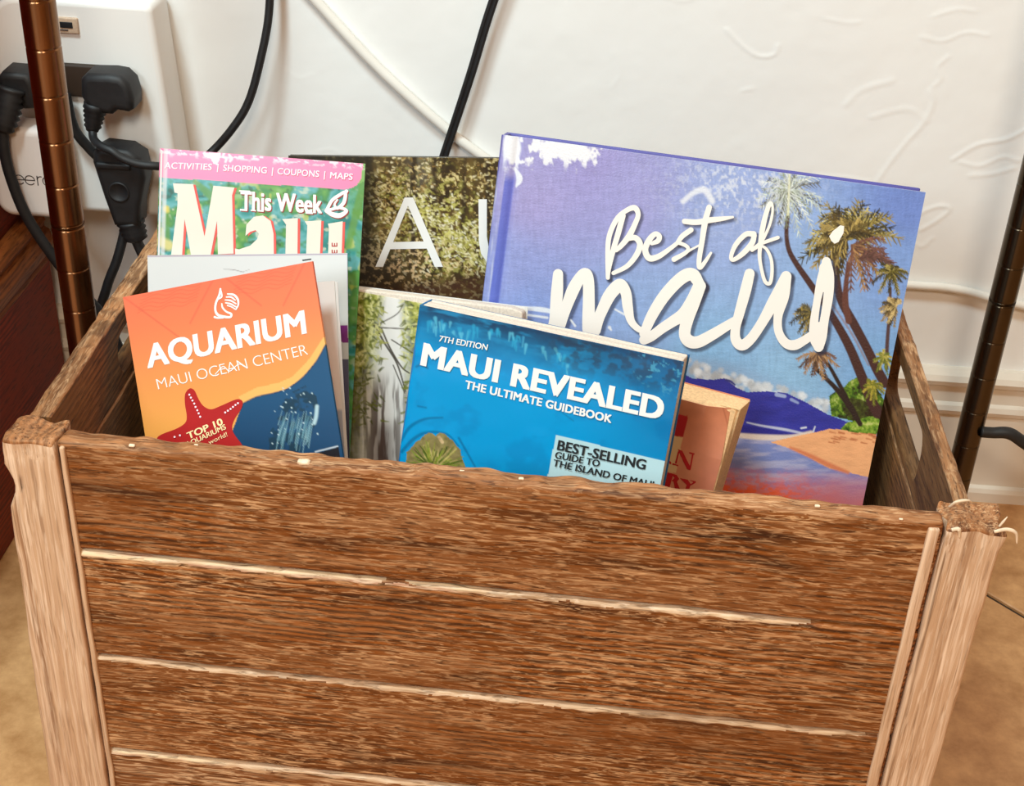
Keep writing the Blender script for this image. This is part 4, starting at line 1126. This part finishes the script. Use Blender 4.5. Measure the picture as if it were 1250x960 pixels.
b = Book('week', 'magazine', 'magazine with bright pink top band over green leaves, beside the wall plugs', 'magazine')
b.cover('front_cover', paint_week, printed('magazine_print', 0.28, coat=0.25), 0.16, 0.0006, shape=lambda p: p + np.stack([0 * p[:, 0], 0.0018 * np.clip(1 - p[:, 0] / .005, 0, 1) ** 2, 0 * p[:, 0]], 1))
b.box('pages', (0.0006, .0006, .0008), (b.w - .0006, b.t, b.h - .0008), paper_white)
o, sc = (180, 160), 4.464
Q = lambda x, y: (x / sc + o[0], y / sc + o[1])
b.flat('banner_lettering', [text_shape(t_, Q(x0, y0), Q(x1, y1), Q(x0 + 4, y0 - 38), .022, 1.05) for t_, x0, y0, x1, y1 in
       (('ACTIVITIES', 92, 205, 350, 214), ('|', 380, 214, 386, 214), ('SHOPPING', 412, 218, 650, 232), ('|', 678, 234, 684, 234), ('COUPONS', 708, 236, 935, 252), ('|', 962, 254, 968, 254), ('MAPS', 995, 258, 1118, 268))], print_pinkwhite)
BIG = [[(140, 285), (250, 290), (312, 575), (360, 298), (475, 308), (462, 350), (470, 668), (385, 672), (380, 490), (345, 675), (238, 675), (203, 480), (190, 675), (130, 675), (165, 400), (165, 340), (148, 335)],
       [(535, 572), (540, 510), (580, 468), (630, 460), (672, 490), (688, 560), (690, 700), (480, 700), (478, 640), (500, 645), (560, 625), (598, 590), (608, 560), (590, 540), (560, 550)],
       [(735, 480), (820, 474), (818, 700), (752, 700), (756, 510)], [(858, 492), (948, 487), (940, 700), (864, 700), (872, 515)], [(984, 505), (1065, 492), (1058, 700), (984, 700), (990, 530)]]
WK = ('This Week', (507, 430), (952, 452), (508, 318))
LEAF = [[(975, 435, 9), (1005, 380, 9), (1045, 350, 9), (1078, 335, 9), (1070, 390, 10), (1035, 420, 9), (1020, 400, 6), (1035, 375, 5)], [(975, 435, 10), (1010, 455, 13), (1050, 460, 13), (1085, 435, 9), (1050, 418, 8), (1010, 425, 8), (975, 435, 8)], [(1075, 335, 8), (1085, 328, 10)]]
BK = text_shape(WK[0], Q(*WK[1]), Q(*WK[2]), Q(*WK[3]), .036, 1.02)
slab = [(500, 322, 560, 328), (505, 424, 545, 432), (563, 428, 592, 433), (600, 430, 634, 436), (862, 440, 902, 448)]
SB = [outline([(x0, y0), (x1, y0 + 3), (x1, y1 + 5), (x0, y1 + 2)], o, sc) for x0, y0, x1, y1 in slab]
shf = lambda L, dx, dy: [(np.asarray(P) + np.array([dx, dy]), F) for P, F in L]
masthead_ink = plain('cream_ink', (226, 218, 204), .5, var=.02)
b.flat('lettering_edge', shf([outline(p, o, sc) for p in BIG], 2.9, .7), print_coral, lift=.0002)
b.flat('lettering_edge', shf(BK + SB + [ribbon(l, o, sc) for l in LEAF], 1.1, 1.3), print_maroon, lift=.0002)
b.flat('masthead_lettering', [outline(p, o, sc) for p in BIG], masthead_ink, lift=.0004)
b.flat('small_lettering', BK + SB, print_white, lift=.0004)
b.flat('leaf_emblem', [ribbon(l, o, sc) for l in LEAF], print_white, lift=.0004)
E2 = [outline([(x, y), (x + w_, y), (x + w_, y + h_), (x, y + h_)], (300, 200), 7.387) for yy in (712, 775) for x, y, w_, h_ in ((776, yy + 26, 50, 9), (776, yy, 9, 30), (798, yy + 3, 8, 28), (818, yy, 9, 30))]
b.flat('side_lettering', E2, print_red, lift=.0006)

# ---- waterfall book
def paint_fall(a):
    X, Y = a.X, a.Y
    leafage(a, np.ones(len(X)), [c8(58, 62, 18), c8(96, 104, 32), c8(140, 146, 50), c8(186, 186, 84), c8(222, 218, 140), c8(246, 240, 196)], 11, 81)
    cx = 479 - (Y - 360) * .03
    wf = np.exp(-((X - cx) / (10 + (Y - 350) * .13)) ** 2); n = fbm(X / 3, Y / 30, 82, 3)
    a.mix(np.clip(wf * 1.3, 0, 1) * sstep(.14, .42, n + wf * .3) * .97, c8(255, 250, 246))
    low = sstep(450, 485, Y); s_ = fbm(X / 4.5, Y / 46, 83, 3)
    rock = low * np.exp(-((X - 468) / 34) ** 2); a.mix(rock * sstep(.58, .40, s_) * .9, c8(96, 76, 68)); a.mix(rock * sstep(.50, .62, s_) * .95, c8(255, 250, 246))
    a.mix(np.exp(-((X - 468) / 14) ** 2) * sstep(505, 530, Y) * .7, c8(88, 62, 54))
    a.mix((1 - sstep(442, 452, X + (Y - 360) * .04)) * low * .6, c8(70, 66, 24))
    for pts in ([(430, 380, 1), (455, 396, 1.2), (470, 420, 1.2), (485, 445, 1.1), (495, 478, .8)], [(466, 402, 1), (476, 425, 1.1), (490, 448, 1), (500, 456, .8)], [(462, 400, .8), (500, 402, .7)], [(478, 415, .8), (505, 432, .7)], [(480, 446, .7), (490, 470, .8), (494, 480, .7)], [(458, 398, .7), (484, 384, .7), (492, 372, .6)]):
        a.stroke(pts, c8(58, 44, 28), a=.9, soft=.5)
    rg = random.Random(8)
    for k in range(420):
        x = rg.uniform(425, 468) if k % 3 else rg.uniform(490, 520); y = rg.uniform(352, 520) if k % 2 else rg.uniform(352, 440); d = rg.uniform(0, 6.3); l_ = rg.uniform(4, 11)
        a.stroke([(x, y, 1.5), (x + l_ * math.cos(d), y + l_ * math.sin(d), .4)], c8(*[(188, 186, 96), (128, 134, 46), (234, 228, 160), (98, 104, 36)][k % 4]), a=.8, soft=.5)


b = Book('fall', 'guide_book', 'waterfall book with green leaves, between the pink-topped magazine and blue guidebook', 'book', 'travel books in the crate')
def low_top(p):
    p[:, 2] = np.minimum(p[:, 2], b.h - .0015 - .0065 * np.clip((p[:, 0] - .03) / .11, 0, 1)); return p


b.cover('front_cover', paint_fall, printed('waterfall_print', 0.35), 0.14, 0.0004, shape=low_top)
b.box('pages', (0.0005, .0005, .001), (b.w - .001, b.t - .0006, b.h - .0002), paper_edge, r=.0012, n=(20, 2, 2), fn=lambda x, y, z: (x, y, z - .0022 * max(0, (x - (b.w - .010)) / .009) ** 3))
b.box('back_cover', (0, b.t - .0005, 0), (b.w, b.t, b.h), paper_white, r=.0002)

# ---- white booklet and the folded sheet in front of it
def paint_white(a):
    X, Y = a.X, a.Y
    a.c[:] = c8(212, 211, 208)
    a.stroke([(170, 313.3, .7), (424, 310.4, .7)], c8(120, 60, 120), a=.7, soft=.5); a.stroke([(423.6, 310, .5), (430, 556, .5)], c8(190, 180, 200), a=.9, soft=.5)
    a.poly([(395, 397), (424.6, 397), (425.2, 418), (395, 418)], c8(122, 12, 122)); a.poly([(395, 439), (425.8, 439), (433, 640), (395, 640)], c8(84, 78, 102))
    sel = a.inside([(395, 439), (425.8, 439), (433, 640), (395, 640)]); a.mix(sstep(470, 540, Y[sel]) * .75, c8(44, 34, 44), sel)
    a.stroke([(273, 329, .4), (285, 329.5, .5), (297, 332.5, .4)], c8(120, 104, 100), a=.8, soft=.4); a.stroke([(297, 332, .4), (305, 329, .3)], c8(160, 148, 140), a=.8, soft=.4)


b = Book('white', 'booklet', 'white booklet with a purple block on its edge, just behind the orange brochure', 'booklet')
b.cover('front_cover', paint_white, printed('booklet_print', 0.4), 0.17, 0.0005)
b.box('pages', (.0004, .0005, .0006), (b.w - .0004, b.t, b.h - .0006), paper_white, r=.0003)


def paint_sheet(a):
    a.c[:] = c8(240, 237, 232)
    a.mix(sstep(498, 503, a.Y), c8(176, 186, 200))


b = Book('sheet', 'folded_leaflet', 'plain folded white leaflet between the orange brochure and the white booklet', 'leaflet')
bw = b.w
b.cover('front_fold', paint_sheet, printed('leaflet_print', 0.45), 0.17, 0.0002, cap=True)
b.box('back_fold', (.001, .0007, .0005), (b.w + .0016, .0012, b.h - .0008), paper_white, r=.0002)

# ---- orange brochure
def paint_aqua(a):
    X, Y = a.X, a.Y
    P = lambda *q: [(x / 3.693 + 140, y / 3.693 + 300) for x, y in q]
    v = (Y - 340) + (X - 150) * .16           # distance down the slanted cover
    t = np.clip(v / 190, 0, 1)[:, None]
    a.c = c8(244, 112, 92) * (1 - t) + c8(252, 172, 84) * t
    t2 = np.clip((v - 60) / 60, 0, 1)[:, None]; a.c = a.c * (1 - .35 * (1 - t2)) + c8(246, 122, 82) * .35 * (1 - t2)
    for x0 in (176, 292):                        # embossed wave lines and diagonals
        for k in range(8):
            pts = []
            for j in range(11):
                q = j / 10; x = x0 + q * 72 - k * 1.2; y = 358 - (x - 150) * .185 + 4.2 * k - 2 + 2.0 * math.sin(q * 15 + k * .4); pts.append((x, y, .5))
            a.stroke(pts, c8(222, 84, 66), a=.45, soft=.6, sub=2)
    for pts in (P((40, 232), (300, 420)), P((440, 160), (340, 350)), P((500, 145), (660, 270)), P((855, 80), (760, 270))): a.stroke([(p[0], p[1], 1.1) for p in pts], c8(226, 92, 74), a=.45, soft=1)
    a.poly(P((560, 680), (640, 640), (740, 618), (800, 592), (870, 520), (945, 410), (1000, 400), (1000, 700), (575, 720)), c8(252, 190, 106))
    sea = P((578, 712), (640, 682), (720, 664), (780, 645), (850, 592), (910, 520), (950, 448), (1010, 430), (1060, 1100), (560, 1100), (520, 860))
    a.poly(sea, c8(22, 82, 124)); s_ = a.inside(sea)
    a.mix(sstep(470, 540, Y[s_]) * .45, c8(12, 52, 88), s_)
    P2 = P((578, 712), (640, 682), (720, 664), (780, 645), (850, 592), (910, 520), (950, 448)); a.stroke([(p[0], p[1], .8) for p in P2], c8(14, 52, 92), a=.8)
    wh = P((740, 720), (800, 660), (860, 630), (910, 680), (920, 740), (900, 820), (860, 930), (700, 930), (690, 850), (730, 800)); w = a.inside(wh)
    a.mix(sstep(.35, .6, fbm(X[w] / 7, Y[w] / 7, 91, 3)) * .85, c8(14, 54, 72), w)
    for k in range(70):
        q = random.Random(300 + k); x = q.uniform(745, 900); y0 = q.uniform(745, 830); p = P((x, y0), (x - 18, y0 + q.uniform(50, 120)))
        a.stroke([(p[0][0], p[0][1], .25), (p[1][0], p[1][1], .5)], c8(150, 190, 200) if k % 3 == 0 else c8(92, 142, 160), a=.7, soft=.6)
    for k in range(30):
        q = random.Random(400 + k); p = P((q.uniform(700, 930), q.uniform(640, 900)))[0]; a.stroke([(p[0], p[1], q.uniform(.4, 1.1)), (p[0] + 1, p[1] + 1, .4)], c8(196, 220, 226), a=.85, soft=.5)
    st = [(p[0], p[1], 2.2) for p in P((912, 725), (908, 770), (900, 800))]; a.stroke(st, c8(190, 220, 228), a=.9, soft=1.4)
    p = P((905, 930), (1005, 905)); a.stroke([(p[0][0], p[0][1], .8), (p[1][0], p[1][1], .8)], c8(210, 220, 228)); a.poly(P((900, 940), (1010, 908), (1020, 1000), (880, 1000)), c8(20, 20, 30))


b = Book('aqua', 'brochure', 'tilted orange brochure with a red starfish and dark blue sea, frontmost against the crate rim', 'brochure')
b.cover('front_panel', paint_aqua, printed('brochure_print', 0.4), 0.185, b.t, step=0.0005, cap=True)
o, sc = (140, 300), 3.693
Q = lambda x, y: (x / sc + o[0], y / sc + o[1])
b.flat('title_lettering', [text_shape('AQUARIUM', Q(150, 557), Q(868, 398), Q(136, 440), .036, 1.02)], print_white)
b.flat('subtitle_lettering', [text_shape('MAUI OCEAN CENTER', Q(198, 648), Q(874, 490), Q(186, 600), -.012, .98), ribbon([(455, 580, 2), (490, 545, 2), (520, 566, 2), (560, 535, 2), (592, 548, 2)], o, sc)], print_white)
EMB = [[(478, 195, 4), (472, 225, 5), (458, 258, 5), (455, 290, 5), (466, 312, 6), (490, 320, 6), (522, 322, 5), (526, 308, 5), (505, 298, 4), (488, 280, 4), (484, 262, 3)], [(452, 322, 5), (466, 326, 4), (490, 326, 3)], [(478, 195, 3), (484, 228, 4), (472, 240, 3)],
       [(510, 218, 3), (538, 222, 5), (556, 242, 5), (558, 268, 4), (548, 288, 3)], [(505, 232, 3), (526, 232, 4), (545, 246, 3)], [(500, 245, 3), (524, 248, 4), (548, 262, 3)], [(502, 258, 3), (524, 263, 4), (550, 277, 3)], [(510, 270, 3), (530, 277, 3), (545, 287, 3)]]
b.flat('fish_emblem', [ribbon(e, o, sc) for e in EMB], print_white)
star = [(330, 650), (345, 643), (362, 655), (378, 690), (400, 722), (435, 738), (480, 722), (540, 696), (565, 693), (578, 706), (572, 735), (545, 775), (530, 815), (540, 850), (580, 905), (600, 960), (560, 1010), (380, 1010), (330, 960), (270, 915), (200, 885), (192, 868), (215, 850), (280, 825), (318, 800), (326, 770), (318, 715), (318, 672)]
C_ = catmull(star + [star[0]], 4)[:-1]
sf = b.flat('starfish', [outline(C_.tolist(), o, sc)], print_red, lift=.0003, label='red starfish')
dots = [(340, 672), (347, 685), (354, 698), (362, 712), (368, 727), (376, 742), (382, 756), (389, 771), (559, 710), (548, 718), (537, 727), (526, 736), (514, 744), (502, 752), (274, 862), (298, 855)]
dot = lambda x, y, r: outline([(x + r * math.cos(k * PI / 5), y + r * math.sin(k * PI / 5)) for k in range(10)], o, sc)
b.flat('starfish_dots', [dot(x, y, 4.6) for x, y in dots], print_pinkwhite, lift=.0008, parent=sf)
yl = plain('pale_yellow_ink', (252, 226, 170), .5)
b.flat('starfish_lettering', [text_shape('TOP 10', Q(336, 874), Q(494, 806), Q(325, 842), .030), text_shape('AQUARIUMS', Q(328, 910), Q(507, 826), Q(320, 886), .020), text_shape('in the world!', Q(350, 935), Q(513, 858), Q(343, 915), .0)], yl, lift=.0008, parent=sf)
b.flat('staple', [outline([(846, 64), (888, 58), (889, 64), (850, 70)], o, sc)], print_black, lift=.0006)

# ---- blue guidebook
def paint_rev(a):
    X, Y = a.X, a.Y
    v = (Y - 372) - (X - 512) * .217
    n = fbm(X / 30, Y / 22, 101, 4); n2 = fbm(X / 9, Y / 7, 102, 4)
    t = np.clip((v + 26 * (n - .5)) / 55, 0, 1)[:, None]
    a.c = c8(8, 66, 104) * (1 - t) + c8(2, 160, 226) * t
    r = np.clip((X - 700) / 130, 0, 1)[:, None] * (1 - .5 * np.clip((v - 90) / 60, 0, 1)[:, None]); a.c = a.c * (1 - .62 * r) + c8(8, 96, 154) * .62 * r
    top = 1 - sstep(22, 58, v + 14 * (n2 - .5))
    a.mix(sstep(.40, .68, fbm((X + Y * .4) / 26, (Y - X * .2) / 7, 103, 4)) * top * (1 - sstep(690, 760, X)) * .8, c8(24, 142, 196))
    for pts in ([(520, 392, 5), (540, 398, 6), (560, 404, 6), (585, 402, 6), (605, 408, 7), (640, 418, 7), (672, 428, 6), (690, 440, 5), (694, 452, 4)],):
        for k in range(70):
            q = random.Random(700 + k); i = q.randrange(len(pts) - 1); f = q.random(); x = pts[i][0] + f * (pts[i + 1][0] - pts[i][0]); y = pts[i][1] + f * (pts[i + 1][1] - pts[i][1]) + q.uniform(-7, 5)
            a.stroke([(x, y, q.uniform(1, 2.4)), (x + q.uniform(-3, 3), y + q.uniform(5, 13), .6)], c8(*[(40, 170, 216), (96, 200, 232), (24, 128, 184)][k % 3]), a=.65, soft=1.2)
    a.mix(top * sstep(640, 700, X) * sstep(.36, .62, n2) * .6, c8(34, 52, 72))
    a.mix(sstep(.60, .70, fbm(X / 6, Y / 4, 105, 3)) * top * sstep(760, 790, X) * .8, c8(70, 160, 196))
    a.mix(sstep(.5, .3, n) * (1 - top) * .28, c8(4, 112, 178))
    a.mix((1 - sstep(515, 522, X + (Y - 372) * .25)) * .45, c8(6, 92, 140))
    for pts in ([(488, 540, 2), (500, 522, 2), (518, 512, 1.6), (540, 510, 1)], [(490, 552, 2), (505, 536, 2), (522, 528, 1.6), (545, 530, 1.2), (560, 545, 1)], [(508, 448, 1.4), (516, 445, 1.4), (522, 450, 1)], [(510, 496, 1), (520, 498, 1)], [(560, 535, 1.4), (572, 556, 1.2), (580, 570, 1)], [(640, 470, .7), (668, 490, .7), (700, 514, .5)], [(812, 470, 1.4), (822, 462, 1.2), (832, 466, 1)]):
        a.stroke(pts, c8(8, 84, 130), a=.6, soft=1.2)
    nz = 14 * (n2 - .5)
    pal = [(492, 568), (498, 552), (508, 540), (520, 532), (534, 530), (546, 533), (556, 542), (563, 554), (566, 580), (490, 580)]
    pal = [(x + 2.2 * math.sin(i * 7.1), y + 2.5 * math.cos(i * 5.3)) for i, (x, y) in enumerate(catmull(np.array(pal), 5).tolist())]
    a.poly(pal, c8(146, 132, 84)); rg = random.Random(4)
    for k in range(90):
        d = math.radians(rg.uniform(185, 355)); l_ = rg.uniform(14, 36); x, y = 530 + rg.uniform(-6, 6), 572
        a.stroke([(x, y, 1.2), (x + l_ * math.cos(d), y + l_ * math.sin(d) * .95, .5)], c8(*[(92, 116, 36), (150, 152, 62), (70, 84, 34), (196, 180, 110), (128, 150, 50)][k % 5]), a=.9, soft=.5)
    a.stroke([(536, 534, 2), (540, 540, 2)], c8(206, 176, 130)); a.c[a.inside(pal)] *= (.6 + .8 * fbm(X[a.inside(pal)] / 4, Y[a.inside(pal)] / 4, 108, 3))[:, None]
    P = lambda *q: [(x / 2.717 + 480, y / 2.717 + 350) for x, y in q]
    a.poly(P((540, 493), (914, 582), (890, 720), (510, 640), (518, 600)), c8(196, 230, 238))


b = Book('rev', 'guidebook', 'thick bright blue guidebook with bold white title, frontmost in the middle of the crate', 'book', 'travel books in the crate')


def creases(p):
    u, z = p[:, 0], p[:, 2]
    p[:, 1] += 0.0010 * (fbm(u * 38, z * 50, 111, 2) - .5) + 0.0010 * np.clip(1 - u / .006, 0, 1) ** 2
    p[:, 1] = np.maximum(p[:, 1], -.0004)
    return p


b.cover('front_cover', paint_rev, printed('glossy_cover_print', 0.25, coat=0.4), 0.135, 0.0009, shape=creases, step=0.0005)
pg = lambda x, y, z: (x, y, z + (.0012 * mnoise.noise(Vector((y * 700, 3.3, x * 12))) if z > b.h - .004 else 0))
b.box('pages', (.0012, .0009, .001), (b.w - .0010, b.t - .0006, b.h - .0004), paper_edge, r=.0006, n=(24, 16, 2), fn=pg)
b.box('back_cover', (0, b.t - .0007, 0), (b.w, b.t, b.h), plain('deep_blue_card', (20, 90, 140), .4), r=.0003)
b.box('spine', (0.0, .0008, 0), (.0012, b.t - .0006, b.h), plain('blue_card', (14, 110, 170), .4), r=.0003)
o, sc = (480, 350), 2.717
Q = lambda x, y: (x / sc + o[0], y / sc + o[1])
b.flat('title_lettering', [text_shape('7TH EDITION', Q(152, 181), Q(312, 211), Q(157, 160), .022), text_shape('MAUI REVEALED', Q(90, 262), Q(892, 446), Q(104, 178), .046, 1.04),
                           text_shape('THE ULTIMATE GUIDEBOOK', Q(238, 337), Q(724, 453), Q(243, 307), .040, 1.05)], print_white, lift=.0007)
b.flat('badge_lettering', [text_shape('BEST-SELLING', Q(543, 541), Q(836, 608), Q(550, 505), .030), text_shape('GUIDE TO', Q(536, 568), Q(684, 598), Q(541, 544), .026), text_shape('THE ISLAND OF MAUI', Q(529, 594), Q(862, 668), Q(535, 570), .026)], print_black, lift=.0007)

# ---- salmon paperback with tan pages
def paint_sal(a):
    X, Y = a.X, a.Y
    a.grad([(830, 500, c8(178, 104, 62)), (850, 520, c8(214, 130, 92)), (880, 530, c8(226, 138, 102)), (870, 590, c8(230, 140, 110)), (895, 520, c8(214, 128, 88)), (835, 580, c8(216, 136, 96))])  # darker upper-left sample: shade beside the blue guidebook painted in
    n = fbm(X / 9, Y / 9, 121, 4); a.c *= (.92 + .16 * n)[:, None]
    P = lambda *q: [(x / 5.331 + 800, y / 5.331 + 440) for x, y in q]
    a.poly(P((60, 340), (212, 362), (182, 500), (60, 485)), c8(176, 22, 22)); a.poly(P((40, 480), (180, 503), (150, 640), (132, 735), (30, 720)), c8(226, 180, 124))
    for pts in (P((455, 330), (480, 420), (500, 520)), P((520, 340), (500, 420), (512, 520))): a.stroke([(p[0], p[1], .8) for p in pts], c8(178, 98, 66), a=.7, soft=1)


b = Book('sal', 'paperback', 'small salmon paperback with tan pages and dark red letters, behind the blue guidebook', 'book', 'travel books in the crate')


def dogear(p):
    u, z = p[:, 0], p[:, 2]
    d = np.clip((u - (b.w - .016)) / .016, 0, 1) * np.clip((z - (b.h - .030)) / .030, 0, 1)
    p[:, 1] += 0.006 * d; p[:, 0] -= .0025 * d; return p


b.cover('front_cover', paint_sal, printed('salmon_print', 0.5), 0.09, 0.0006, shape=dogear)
tan = plain('tan_page_edges', (232, 188, 138), .85, var=.16, scale=700)
lean_ = lambda x, y, z: (x + y * .22 * (z / b.h) ** 1.2 + y * .10, y, z + y * .12)
b.box('pages', (.001, .0007, .001), (b.w + .0006, b.t - .0006, b.h - .0004), tan, r=.0005, n=(16, 8, 10), fn=lambda x, y, z: (lambda q: (q[0], q[1] + (.0062 * max(0, (x - (b.w - .016)) / .016) * max(0, (z - (b.h - .03)) / .03) if y < .004 else 0), q[2]))(lean_(x, y, z)))
b.box('back_cover', (0, b.t - .0007, 0), (b.w, b.t, b.h), plain('salmon_card', (206, 124, 88), .6), r=.0003, n=(2, 1, 6), fn=lean_)
o, sc = (800, 440), 5.331
S = lambda *q: outline(q, o, sc)
b.flat('title_lettering', [S((146, 576), (176, 588), (232, 700), (226, 716), (206, 706), (160, 610)), S((148, 590), (158, 596), (140, 672), (128, 670)), S((112, 668), (150, 680), (150, 688), (110, 678)), S((240, 606), (250, 608), (230, 712), (222, 706)), S((222, 596), (256, 604), (255, 614), (220, 605)),
                           S((78, 640), (104, 662), (104, 674), (70, 668)),
                           S((80, 728), (118, 738), (92, 830), (60, 826)), S((100, 732), (140, 745), (156, 770), (140, 792), (105, 784), (118, 772), (126, 764), (116, 752)), S((118, 778), (140, 786), (160, 835), (128, 835)),
                           S((160, 765), (212, 775), (232, 806), (222, 835), (196, 835), (204, 810)), S((222, 776), (266, 786), (262, 796), (236, 812), (224, 808), (248, 792)),
                           S((50, 800), (92, 812), (90, 835), (50, 830))], print_red, lift=.0004)
